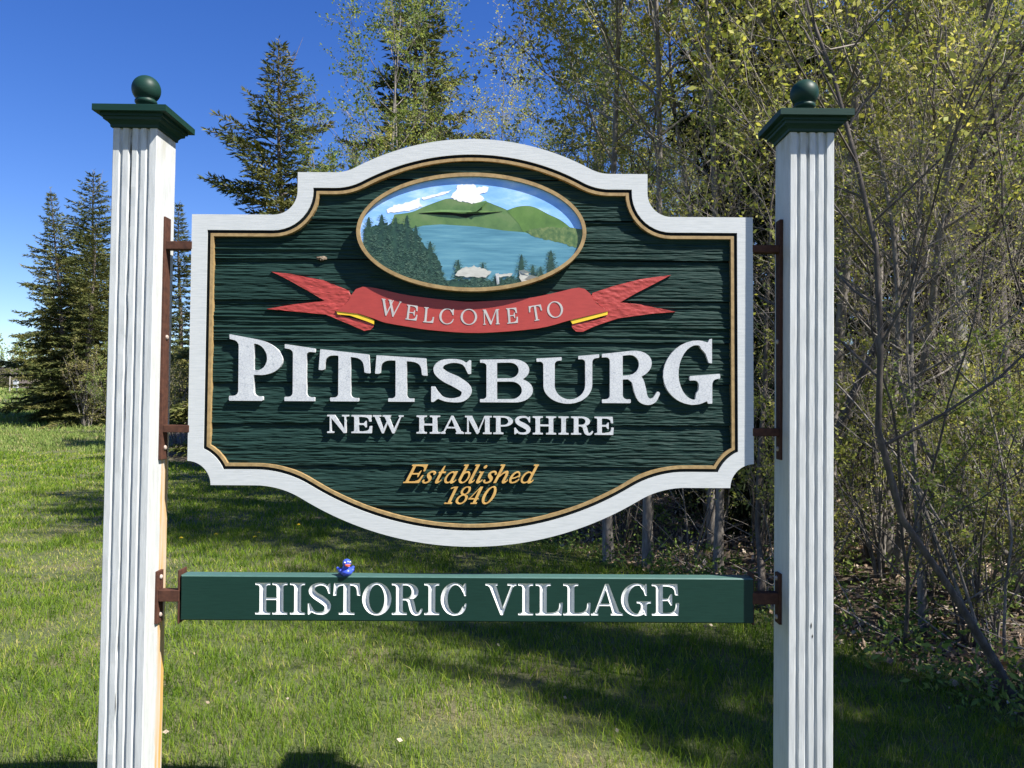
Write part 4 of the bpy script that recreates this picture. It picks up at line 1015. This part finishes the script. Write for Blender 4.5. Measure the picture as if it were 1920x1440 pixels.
def make_broadleaf(seed, H, r0, lean=(0, 0), stems=1, n_br=26, spread=.36, start=.25, leaf=.045, n_leaf=3, bend=.05, subs=8, dead=.0):
    """trunk mesh (with its limbs), twig mesh and leaf mesh of one young broadleaf tree"""
    r = np.random.default_rng(seed); tk, tw = Tubes(), Tubes(); anchors = []
    for s_ in range(stems):
        az0 = r.uniform(0, 6.28); sp = .0 if stems == 1 else r.uniform(.10, .34)
        Hs = H * (1 if stems == 1 else r.uniform(.7, 1.0)); rs = r0 * (1 if stems == 1 else r.uniform(.6, 1))
        base = np.array([math.cos(az0), math.sin(az0), 0]) * (0 if stems == 1 else r0 * 1.6)
        d0 = np.array([lean[0] + math.cos(az0) * sp, lean[1] + math.sin(az0) * sp, 1])
        P = wander(r, base - np.array([0, 0, .15]), d0, Hs, 14, bend, .02)
        tt = np.linspace(0, 1, 14); R = rs * (1 - .88 * tt ** .9); R[0] *= 1.5; R[1] *= 1.12
        tk.add(P, R, 8)
        for k in range(max(4, n_br // stems)):
            t = start + (1 - start) * ((k + r.uniform(.1, .9)) / max(4, n_br // stems)) ** .85
            f = t * 13; i = min(12, int(f)); p = P[i] * (1 - f + i) + P[i + 1] * (f - i); pr = np.interp(t, tt, R)
            az = k * 2.4 + r.uniform(-.5, .5); el = r.uniform(.25, .95) + .35 * t
            L = H * spread * (1.08 - .72 * t) * r.uniform(.55, 1.15)
            B = wander(r, p, (math.cos(az) * math.cos(el), math.sin(az) * math.cos(el), math.sin(el)), L, 8, .13, .05)
            br = min(pr * .55, .006 + L * .010); Rb = br * (1 - .82 * np.linspace(0, 1, 8)); tk.add(B, Rb, 5)
            for q in range(subs):
                f2 = r.uniform(.2, 1) * 7; j = min(6, int(f2)); p2 = B[j] * (1 - f2 + j) + B[j + 1] * (f2 - j)
                dirb = B[min(j + 1, 7)] - B[j]; dirb /= np.linalg.norm(dirb)
                L2 = L * r.uniform(.18, .48)
                C = wander(r, p2, dirb + r.normal(0, .55, 3) + np.array([0, 0, .15]), L2, 5, .16, .04)
                tw.add(C, max(.0022, br * .34) * (1 - .7 * np.linspace(0, 1, 5)), 3)
                for u in range(3):
                    j2 = r.integers(1, 5); D = wander(r, C[j2], (C[j2] - C[j2 - 1]) / (np.linalg.norm(C[j2] - C[j2 - 1]) + 1e-9) + r.normal(0, .6, 3), L2 * r.uniform(.3, .6), 3, .15, .05)
                    tw.add(D, max(.0016, br * .2) * np.array([1, .7, .3]), 3)
                    if r.uniform() > dead: anchors += [D[2], D[1]]
                if r.uniform() > dead: anchors += [C[4], C[3], C[2]]
    A = np.array(anchors)
    A = np.repeat(A, n_leaf, 0) + r.normal(0, leaf * .75, (len(A) * n_leaf, 3))
    V, F = leaf_quads(r, A, leaf)
    lm = fast_mesh('crown', V, F)
    cl = fbm(A[:, 0] * 2.3 + A[:, 2], A[:, 1] * 2.3 + A[:, 2] * 1.7, seed, 2)
    add_attr(lm, 'tint', np.repeat(np.clip(cl * .9 + r.normal(.05, .17, len(A)), 0, 1), 4))
    v, f = tk.build(); m1 = fast_mesh('trunk', v, f); v, f = tw.build(); m2 = fast_mesh('twigs', v, f)
    m1.polygons.foreach_set('use_smooth', np.ones(len(m1.polygons), bool))
    return m1, m2, lm
def make_spruce(seed, H, Rb, dense=1., start=.05, droop=.25, tuft=.15, twin=False):
    r = np.random.default_rng(seed); tk = Tubes(); anc, dirs, szs = [], [], []
    P = wander(r, (0, 0, -.2), (0, 0, 1), H + .2, 16, .012, .02); tt = np.linspace(0, 1, 16); R0 = .012 * H
    tk.add(P, R0 * (1 - .95 * tt), 8)
    leaders = [(P, 1.)]
    if twin:
        P2 = wander(r, P[13], (.35, .1, 1), H * .17, 16, .01, .02); tk.add(P2, R0 * .14 * (1 - .9 * tt), 5)
    z = start * H; k = 0
    while z < H * .985:
        t = z / H; nb = int(r.integers(5, 8)); gap = (.020 + .010 * (1 - t)) * H / dense ** .5
        for b in range(nb):
            az = k * 1.1 + b * 6.283 / nb + r.uniform(-.35, .35)
            prof = min(1., (1 - t) ** .82 * 1.12) * min(1, .55 + t * 4)
            L = max(.10, Rb * prof * r.uniform(.50, 1.15) * (.86 + .22 * math.sin(az * 2 + seed + t * 9)))
            el = -.22 + .95 * t + r.uniform(-.12, .12)
            f = t * 15; i = min(14, int(f)); p = P[i] * (1 - f + i) + P[i + 1] * (f - i)
            B = [p]; d = np.array([math.cos(az) * math.cos(el), math.sin(az) * math.cos(el), math.sin(el)]); n = 7
            for q in range(n - 1):
                B.append(B[-1] + d * L / (n - 1)); d = d + np.array([0, 0, (-droop * .28 if q < 3 else droop * .38)]) + r.normal(0, .035, 3); d /= np.linalg.norm(d)
            B = np.array(B); tk.add(B, np.maximum(.004, .010 * L) * (1 - .85 * np.linspace(0, 1, n)) + .001, 4)
            ntw = max(5, int(L / (.062 / dense)))
            side = np.cross(B[-1] - B[0], (0, 0, 1)); side /= np.linalg.norm(side) + 1e-9
            for w in range(ntw):
                s_ = .16 + .84 * (w + r.uniform(0, 1)) / ntw; f2 = s_ * 6; j = min(5, int(f2)); p2 = B[j] * (1 - f2 + j) + B[j + 1] * (f2 - j)
                fw = B[j + 1] - B[j]; fw /= np.linalg.norm(fw)
                sg = 1 if w % 2 else -1
                td = fw * .75 + side * sg * r.uniform(.5, 1.1) + np.array([0, 0, r.uniform(-.42, .12)]); td /= np.linalg.norm(td)
                tl = L * .34 * (1.08 - s_) * r.uniform(.6, 1.2) + .07
                m = max(3, int(tl / (.023 / dense ** .5)))
                for q in range(m):
                    u = (q + .5) / m; anc.append(p2 + td * tl * u + np.array([0, 0, -.10 * tl * u * u])); dirs.append(td + r.normal(0, .36, 3) + np.array([0, 0, .05])); szs.append(tuft * r.uniform(.6, 1.2) * (.75 + .25 * (1 - t)))
            anc.append(B[-1]); dirs.append(d); szs.append(tuft)
        z += gap; k += 1
    for q in range(12): anc.append(P[-1] - np.array([0, 0, q * .05])); dirs.append(np.array([r.normal(0, .5), r.normal(0, .5), 1.])); szs.append(tuft * .7)
    A = np.array(anc); Dd = np.array(dirs); Dd /= np.linalg.norm(Dd, axis=1, keepdims=True); sz = np.array(szs)[:, None]
    sd = np.cross(Dd, r.normal(0, 1, A.shape)); sd /= np.linalg.norm(sd, axis=1, keepdims=True)
    V = np.stack([A - Dd * sz * .1, A + Dd * sz * .35 + sd * sz * .13, A + Dd * sz, A + Dd * sz * .35 - sd * sz * .13], 1).reshape(-1, 3)
    lm = fast_mesh('crown', V, np.arange(len(A))[:, None] * 4 + np.arange(4)[None, :])
    cl = fbm(A[:, 0] * 1.4 + 9, A[:, 2] * 1.4 + A[:, 1], seed, 2)
    add_attr(lm, 'tint', np.repeat(np.clip(.1 + cl * .75 + r.normal(0, .16, len(A)), 0, 1), 4))
    v, f = tk.build(); m1 = fast_mesh('trunk', v, f)
    return m1, None, lm
def plant(kind, meshes, x, y, label, cat, mats, group=None, rz=0., scale=1., tilt=(0, 0), dz=0.):
    m1, m2, lm = meshes
    o = empty(kind, (x, y, float(gz(x, y)) + dz), 0, scale); o.rotation_euler = (tilt[0], tilt[1], rz)
    tag(o, label, cat, group)
    def part(nm, me, mt, kd=None):
        c = bpy.data.objects.new(nm, me); COL.objects.link(c); c.parent = o
        if not me.materials: me.materials.append(None)
        c.material_slots[0].link = 'OBJECT'; c.material_slots[0].material = mt
        if kd: c['kind'] = kd
    part('trunk', m1, mats[0])
    if m2 is not None: part('twigs', m2, mats[1], 'stuff')
    part('crown', lm, mats[-1], 'stuff')
    return o
# ---- spruces
SP = [make_spruce(1, 12, 3.7, 1.0, .03, .25, .185, True), make_spruce(2, 12, 3.0, .95, .05, .35, .185), make_spruce(3, 12, 2.5, .95, .03, .2, .185)]
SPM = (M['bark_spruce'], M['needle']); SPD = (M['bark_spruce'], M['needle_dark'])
def spruce_at(px, top, d, var, label, group=None, mats=SPM, rz=0., wide=1., tilt=(0, 0), kind='spruce_tree'):
    p = at(px, top, d); g0 = float(gz(p.x, d)); s_ = (p.z - g0) / 12
    o = plant(kind, SP[var], p.x, d, label, 'tree', mats, group, rz, s_, tilt); o.scale = (s_ * wide, s_ * wide, s_); return o
spruce_at(545, 72, 24, 0, 'tall broad spruce against blue sky above the board\'s left shoulder', rz=.4, wide=1.22)
spruce_at(785, -170, 17, 1, 'spruce with drooping boughs behind the top of the arch, beside open sky', rz=2.1, wide=.95)
spruce_at(136, 350, 40, 1, 'spruce with broken leaning top, nearest the road left of the posts', rz=.2, wide=1.1, tilt=(0, -.05))
spruce_at(192, 322, 43, 0, 'dense spruce half hidden behind the top of the left post', rz=1.2, wide=1.3)
spruce_at(250, 395, 47, 2, 'spruce hidden behind the left post', rz=2.6, wide=1.3)
spruce_at(345, 374, 50, 2, 'narrow dark spruce top in the gap between left post and board', rz=3.3, wide=1.3)
spruce_at(104, 450, 44, 2, 'shorter spruce at the outer left of the roadside group', rz=.9, wide=1.0)
spruce_at(160, 415, 38, 2, 'spruce filling the roadside group just left of the left post', rz=1.9, wide=1.5)
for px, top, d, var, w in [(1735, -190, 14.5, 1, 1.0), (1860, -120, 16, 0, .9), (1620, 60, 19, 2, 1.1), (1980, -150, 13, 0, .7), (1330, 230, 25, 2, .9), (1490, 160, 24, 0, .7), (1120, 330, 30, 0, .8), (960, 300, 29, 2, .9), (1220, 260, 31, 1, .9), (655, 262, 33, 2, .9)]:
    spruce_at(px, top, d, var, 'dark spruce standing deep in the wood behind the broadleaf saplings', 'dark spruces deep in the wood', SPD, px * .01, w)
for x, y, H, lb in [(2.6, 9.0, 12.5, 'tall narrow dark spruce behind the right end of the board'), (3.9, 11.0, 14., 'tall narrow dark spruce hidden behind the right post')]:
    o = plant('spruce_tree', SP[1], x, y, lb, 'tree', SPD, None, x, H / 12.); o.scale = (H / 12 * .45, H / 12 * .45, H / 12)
for px, top, d, var in [(2, 652, 118, 2), (14, 684, 112, 0), (-12, 668, 125, 1)]:
    spruce_at(px, top, d, var, 'tiny far spruce beside the road at the left edge', 'far spruces by the road', SPM, px * .3)
# ---- broadleaf trees and saplings
BL = [make_broadleaf(11, 6.0, .036, (-.05, 0), 1, 32, .34, .34, .034, 5),
      make_broadleaf(12, 6.0, .042, (.06, .05), 1, 28, .40, .38, .035, 5),
      make_broadleaf(13, 5.5, .035, (.0, .0), 3, 32, .32, .32, .034, 5),
      make_broadleaf(14, 6.0, .023, (-.34, .02), 1, 26, .42, .28, .034, 4, .11),
      make_broadleaf(15, 6.0, .044, (-.12, .0), 2, 28, .40, .34, .035, 5, .06),
      make_broadleaf(16, 11.0, .150, (.0, .0), 1, 38, .24, .34, .042, 5, .02),
      make_broadleaf(17, 10.0, .042, (.03, 0), 1, 40, .27, .36, .050, 7, .03),
      make_broadleaf(18, 6.0, .045, (.0, 0), 1, 40, .34, .15, .085, 4, .03)]
FAR = [make_broadleaf(31 + k, 6.0, .06, (0, 0), 1, 20, .34, .12, .30, 1, .04, 3) for k in range(2)]
SH = [make_broadleaf(21, 2.0, .014, (0, 0), 9, 45, .34, .10, .030, 3, .10, 5, .2),
      make_broadleaf(22, 1.7, .012, (0, 0), 11, 44, .40, .08, .029, 3, .12, 5, .15),
      make_broadleaf(23, 2.6, .013, (0, 0), 12, 48, .26, .15, .028, 2, .08, 4, .4)]
LIME = (M['bark_grey'], M['twig'], M['leaf_lime']); MID = (M['bark_dark'], M['twig'], M['leaf_mid']); OLI = (M['bark_grey'], M['twig'], M['leaf_olive']); PALE = (M['bark_pale'], M['twig'], M['leaf_mid'])
def tree_at(px, py, d, var, H, label, group, mats, rz, lib=BL, kind='sapling', cat='tree', h0=6.):
    p = at(px, py, d)
    return plant(kind, lib[var], p.x, d, label, cat, mats, group, rz, H / h0)
# trees that can be told apart
tree_at(1092, 900, 12.5, 5, 11.5, 'tall aspen with pale sunlit trunk rising above the arch', None, PALE, .3, kind='aspen_tree', h0=11.)
tree_at(1810, 1000, 8.6, 5, 9.5, 'straight pale grey trunk standing right of the right post', None, (M['bark_pale'], M['twig'], M['leaf_lime']), 1.9, kind='aspen_tree', h0=11.)
tree_at(1925, 1310, 4.4, 3, 6.2, 'leaning sapling arching left from the bottom right corner', None, (M['bark_dark'], M['twig'], M['leaf_lime']), .15)
tree_at(1735, 1190, 5.6, 0, 5.2, 'thin upright sapling right of the right post, bare low down', None, OLI, .7)
tree_at(1432, 1150, 6.2, 4, 6.4, 'forked grey sapling beside the right end of the green bar', None, MID, 3.4)
tree_at(1345, 1080, 7.4, 6, 9.5, 'straight trunk under the board\'s right end, left of the forked sapling', None, OLI, 1.0, h0=10.)
tree_at(1215, 1070, 7.8, 6, 10.5, 'crooked trunk seen below the right slope of the board', None, LIME, 2.0, h0=10.)
tree_at(1142, 1055, 8.2, 6, 11.5, 'thickest of the grey trunks below the board, leftmost of them', None, OLI, 4.2, h0=10.)
tree_at(1990, 1180, 5.6, 3, 7.0, 'sapling leaning in from beyond the right edge, long low boughs', None, LIME, -.25)
def where(x, d):
    """where in the view a woodland plant stands, in words"""
    px = 960 + F_PX * x / d
    a = 'left of the arch' if px < 720 else 'behind the arch' if px < 1060 else 'between arch and right post' if px < 1440 else 'behind the right post' if px < 1580 else 'right of the right post' if px < 1790 else 'near the right edge'
    return ('in front, ' if d < 8.5 else 'midway back, ' if d < 13 else 'at the back, ') + a
LN = {0: 'lime-leaved', 1: 'green-leaved', 2: 'olive-budded'}
r = np.random.default_rng(5)
fill = []
for k in range(38):
    d = 6.5 + 17 * (k / 38) ** 1.15 + r.uniform(-.4, .4)
    lo = edge_x(d) + .8; hi = .70 * d + .7
    fill.append((lo + (hi - lo) * ((k * .618 + r.uniform(-.06, .06)) % 1.), d, None))
for k in range(14): fill.append(((.18 + .5 * ((k * .618) % 1)) * (16 + k * .6), 16 + k * .6, None))
fill += [(-.6, 11., 4.3), (-2.9, 14.5, 4.9), (-5.8, 18.5, 5.2), (-1.6, 12.6, 4.7), (.4, 9.4, 4.0)]
NF = len(fill) - 5
for k, (x, d, H) in enumerate(fill):
    c = (0, 1, 0, 2, 1)[k % 5] if x / d > .18 else (1, 2, 1, 0, 2)[k % 5]
    v = k % 5 if k < NF else 7; hr = r.uniform(5.2, 7.6) * (1 + .012 * d) * (1.15 if x / d > .25 else .95)
    if x / d < -.12: hr = min(hr, 1.6 + .26 * d - .3)
    plant('sapling', BL[v], x, d, 'slender ' + LN[c] + ' sapling in the thicket, ' + where(x, d), 'tree', (LIME, MID, OLI)[c], 'saplings in the thicket', r.uniform(0, 6.28), (H or hr) / 6.)
# bare arching stems at the wood's near edge
BARE = [make_broadleaf(51, 5.0, .020, (-.42, .0), 2, 24, .50, .10, .026, 3, .10, 9, .80), make_broadleaf(52, 5.0, .017, (-.25, .1), 3, 27, .46, .08, .026, 3, .12, 9, .75)]
for k, (px, py, d, H, rz) in enumerate([(1700, 1200, 5.3, 4.4, .2), (1880, 1200, 5.0, 5.0, -.2), (1950, 1150, 6.0, 5.6, .1), (1800, 1120, 6.6, 5.2, .5), (1640, 1100, 7.0, 4.8, -.4), (2060, 1200, 5.4, 5.6, .0), (1500, 1080, 7.2, 4.6, 1.4), (1290, 1060, 8.0, 4.6, 2.5)]):
    tree_at(px, py, d, k % 2, H, ('low', 'tangled', 'tall', 'spreading', 'slim', 'overhanging', 'hidden', 'short')[k] + ' bare-branched sapling with arching twigs, ' + where(at(px, py, d).x, d), 'bare saplings at the near edge', (M['bark_grey'], M['twig'], M['leaf_lime']) if k % 2 else (M['bark_dark'], M['twig'], M['leaf_lime']), rz, BARE, h0=5.)
tree_at(772, 930, 13., 0, 9.0, 'loose pale green tree in front of the drooping spruce, left end of the arch', None, (M['bark_grey'], M['twig'], M['leaf_mid']), 2.2)
tree_at(850, 930, 12., 2, 8.0, 'several-stemmed pale green tree behind the crown of the arch', None, (M['bark_grey'], M['twig'], M['leaf_mid']), 1.1, h0=5.5)
# trees to the right of the view whose shade lies across the lawn
for k, (x, y, H, w_) in enumerate([(5.6, 1.6, 8.6, .34), (6.7, 2.0, 10.2, .34), (7.6, .9, 10.5, .36)]):
    o = plant('spruce_tree', SP[k % 3], x, y, 'slim spruce out of view to the right, its shade across the lawn', 'tree', SPM, 'spruces right of the view', k * 2., H / 12.)
    o.scale = (H / 12 * w_ * 1.2, H / 12 * w_ * 1.2, H / 12)
for k, (x, y, H, v) in enumerate([(5.3, 2.6, 6.8, 7), (6.4, .95, 7.4, 7), (8.6, 1.6, 11.5, 7)]):
    o = plant('sapling', BL[v], x, y, 'leafy sapling at the wood\'s edge right of the picture, shading the lawn', 'tree', MID, 'saplings right of the view', k * 1.3, H / 6.); o.scale = (H / 6 * .5, H / 6 * .5, H / 6)
# shrubs and brush
r = np.random.default_rng(6)
for k in range(58):
    d = 5.2 + 15 * (k / 58) ** 1.2 + r.uniform(-.3, .3)
    lo = edge_x(d) + .35; hi = .70 * d + 1.0
    x = lo + (hi - lo) * ((k * .618 + .3 + r.uniform(-.08, .08)) % 1.) ** 1.15
    plant('shrub', SH[k % 3], x, d, 'low twiggy ' + ('olive-budded', 'green-leaved', 'lime-leaved', 'green-leaved')[k % 4] + ' shrub in the undergrowth, ' + where(x, d), 'shrub', (OLI, MID, LIME, MID)[k % 4], 'shrubs in the undergrowth', r.uniform(0, 6.28), r.uniform(.6, 1.15) * (1 + d * .012))
for k, (px, py, d, s_, mt, lb) in enumerate([(165, 770, 37, 2.6, OLI, 'big rounded olive-brown bush below the spruces, left of the left post'), (335, 800, 26, 2.2, OLI, 'grey twiggy bush in the gap between left post and board'), (290, 800, 30, 2.4, OLI, 'bush hidden behind the left post'), (120, 775, 46, 1.7, OLI, 'small tan bush at the foot of the spruces by the road'), (215, 770, 33, 2.3, MID, 'green-topped bush just left of the left post')]):
    p = at(px, py, d); plant('bush', SH[(1, 0, 1, 1, 1)[k]], p.x, d, lb, 'shrub', mt, None, k * 1.7, s_)
for k, (px, d, H) in enumerate([(44, 112, 6.5), (56, 106, 5.5), (68, 100, 5.6), (34, 120, 8), (80, 96, 5.2), (92, 90, 5.0), (20, 126, 7.5), (-8, 118, 8)]):
    p = at(px, 740, d); plant('far_tree', FAR[k % 2], p.x, d, 'hazy tree far off beyond the road bend, ' + ('first', 'second', 'third', 'fourth', 'fifth', 'sixth', 'seventh', 'eighth')[[-8, 20, 34, 44, 56, 68, 80, 92].index(px)] + ' from the left', 'tree', (OLI, MID)[k % 2], 'far trees by the road', k * 1., H / 6.)
# ---- leaf litter, weeds and fallen sticks in the wood
def scatter(n, y0, y1, off0, off1, pw=1.):
    y = y0 + (y1 - y0) * rng.uniform(0, 1, n) ** 1.6; x = edge_x(y) + off0 + (off1 - off0 + y * .25) * rng.uniform(0, 1, n) ** pw
    return x, y
x, y = scatter(26000, 3.2, 14, -.15, 3.2)
V, F = leaf_quads(rng, np.stack([x, y, gz(x, y) + rng.uniform(.0, .05, len(x))], -1), .055, .05, .6)
o = obj('leaf_litter', V, F, M['litter']); add_attr(o.data, 'tint', np.repeat(rng.uniform(0, 1, len(x)) ** 1.3, 4)); tag(o, 'brown dead leaves covering the woodland floor', 'leaves', kind='stuff')
x, y = scatter(1500, 3.2, 13, -.35, 2.6, 1.3)
cx = np.repeat(x, 16); cy = np.repeat(y, 16); hgt = np.repeat(rng.uniform(.06, .30, len(x)), 16) * rng.uniform(.1, 1, len(cx))
P = np.stack([cx + rng.normal(0, .045, len(cx)), cy + rng.normal(0, .045, len(cx)), gz(cx, cy) + hgt], -1)
V, F = leaf_quads(rng, P, .055, .45, .36)
o = obj('undergrowth', V, F, M['weed']); add_attr(o.data, 'tint', np.repeat(np.clip(np.repeat(rng.uniform(0, .9, len(x)), 16) + rng.normal(0, .12, len(cx)), 0, 1), 4)); tag(o, 'leafy low weeds sprouting along the woodland edge', 'weeds', kind='stuff')
x, y = scatter(700, 3.6, 13, .1, 3.0)
tb = Tubes(); rr = np.random.default_rng(3)
for a, b in zip(x, y):
    L = rr.uniform(.25, 1.1); az = rr.uniform(0, 6.28); el = abs(rr.normal(0, .45))
    tb.add(wander(rr, (a, b, float(gz(a, b)) + .02), (math.cos(az) * math.cos(el), math.sin(az) * math.cos(el), math.sin(el)), L, 4, .12, -.03), rr.uniform(.003, .009) * np.array([1, .85, .65, .3]), 4)
v, f = tb.build(); o = obj('fallen_sticks', v, f, M['twig']); tag(o, 'dead grey sticks and brambles tangled on the woodland floor', 'sticks', kind='stuff')
# a few dead leaves and dandelions in the lawn
x = rng.uniform(-2.6, 2.4, 90); y = rng.uniform(3, 10, 90); k = x < edge_x(y)
x, y = x[k], y[k]
V, F = leaf_quads(rng, np.stack([x, y, gz(x, y) + .045], -1), .028, .1, .6)
o = obj('fallen_leaves', V, F, M['litter']); add_attr(o.data, 'tint', np.repeat(rng.uniform(.5, 1, len(x)), 4)); tag(o, 'scattered pale dead leaves lying on the lawn', 'leaves', kind='stuff')
m_dan = flat('dandelion_yellow', (.75, .55, .02), .6, .05)
for k, (px, py) in enumerate([(485, 1000), (478, 1008), (405, 1003), (665, 998), (118, 926), (340, 1010), (560, 985)]):
    v = ray(px, py); d = 6.
    for _ in range(30):
        p = at(px, py, d); d -= (float(gz(p.x, d)) + .06 - p.z) / (v.z / v.y) * -1 if abs(v.z) > 1e-6 else 0; d = min(max(d, 3), 40)
    p = at(px, py, d); bm = bmesh.new()
    for ring_, (n, rad, z) in enumerate(((10, .020, .0), (8, .014, .006), (5, .007, .010))):
        for i in range(n):
            a = i * 6.283 / n + ring_ * .3; c, s_ = math.cos(a), math.sin(a)
            bm.faces.new([bm.verts.new(q) for q in ((0, 0, z), (rad * c - .004 * s_, rad * s_ + .004 * c, z + .005), (rad * 1.15 * c, rad * 1.15 * s_, z + .004), (rad * c + .004 * s_, rad * s_ - .004 * c, z + .005))])
    o = obj_bm('dandelion', bm, m_dan); o.location = (p.x, d, float(gz(p.x, d)) + .065)
    tag(o, 'tiny yellow dandelion flower in the lawn grass', 'flower', 'dandelions in the lawn')
# ---- roadside things far left
m_pole = bark('weathered_pole', (.22, .20, .17), (.34, .31, .27), (.45, .42, .38))
m_grey = flat('grey_sheet_metal', (.52, .54, .55), .45); m_wire = flat('black_cable', (.02, .02, .022), .6)
def cyl(name, a, b, r0, r1, mat, parent=None, n=10):
    v, f = tubes(np.array([[a, b]], float), np.array([[r0, r1]], float), n)
    return obj(name, v, [f, np.array([list(range(n))[::-1]]), np.array([list(range(n, 2 * n))])], mat, parent, False)
p = at(93, 760, 58); g0 = float(gz(p.x, 58)); t = empty('utility_pole', (p.x, 58, g0)); tag(t, 'pale utility pole standing among the spruces by the road', 'pole')
cyl('shaft', (0, 0, -.5), (0, 0, 8.6), .15, .10, m_pole, t); cyl('crossarm', (-.9, 0, 8.1), (.9, 0, 8.1), .06, .06, m_pole, t, 6)
wz = at(93, 671, 58).z - g0
for k, (dz, off) in enumerate(((0, 0), (-.28, .05))):
    a = Vector((p.x, 57.8, g0 + wz + dz)); e = at(-140, 692 + k * 2, 64)
    pts = np.array([[a.lerp(e, s_) - Vector((0, 0, 1.1 * s_ * (1 - s_))) for s_ in np.linspace(0, 1, 14)]], float)
    v, f = tubes(pts, np.full((1, 14), .030), 5)
    tag(obj('power_cable', v, f, m_wire), ('upper', 'lower')[k] + ' black cable running left from the utility pole across the sky', 'cable')
p = at(18, 735, 74); cyl_o = cyl('marker_post', (p.x, 74, float(gz(p.x, 74)) - .2), (p.x, 74, at(18, 701, 74).z), .055, .05, m_pole); tag(cyl_o, 'thin tan post standing alone beside the far road', 'post')
p = at(29.5, 735, 70); g0 = float(gz(p.x, 70)); t = empty('roadside_box', (p.x, 70, g0)); tag(t, 'grey metal box mounted on a pole by the far road', 'box')
cyl('pole', (0, .14, -.3), (0, .14, at(29, 697, 70).z - g0), .045, .04, m_pole, t)
zt, zb = at(29, 714, 70).z - g0, at(29, 727.5, 70).z - g0
bx = boxes_obj('cabinet', [(-.20, .20, -.10, .09, zb, zt)], m_grey, t, .02); boxes_obj('cabinet_hood', [(-.22, .22, -.14, .11, zt - .005, zt + .04)], m_grey, t, .01)
boxes_obj('opening', [(-.08, .06, -.104, -.09, zb + .06, zb + .17)], m_wire, t, .002)

# ---- labels: repeats that look alike are told apart by their order across the picture
ORD = ('first', 'second', 'third', 'fourth', 'fifth', 'sixth', 'seventh', 'eighth', 'ninth', 'tenth')
same = {}
for o in list(COL.objects):
    if o.parent is None and 'label' in o and 'kind' not in o and 'right of the view' not in o.get('group', ''): same.setdefault(o['label'], []).append(o)
for lb, os_ in same.items():
    if len(os_) < 2 or len(os_) > 10: continue
    for k, o in enumerate(sorted(os_, key=lambda q: q.location.x / max(q.location.y, .1))):
        w = ('leftmost' if k == 0 else 'rightmost' if k == len(os_) - 1 else ORD[k] + ' from left')
        o['label'] = lb.replace('slender ', w + ' ').replace('low twiggy ', w + ' ') if lb.startswith(('slender', 'low twiggy')) else lb + ', ' + w
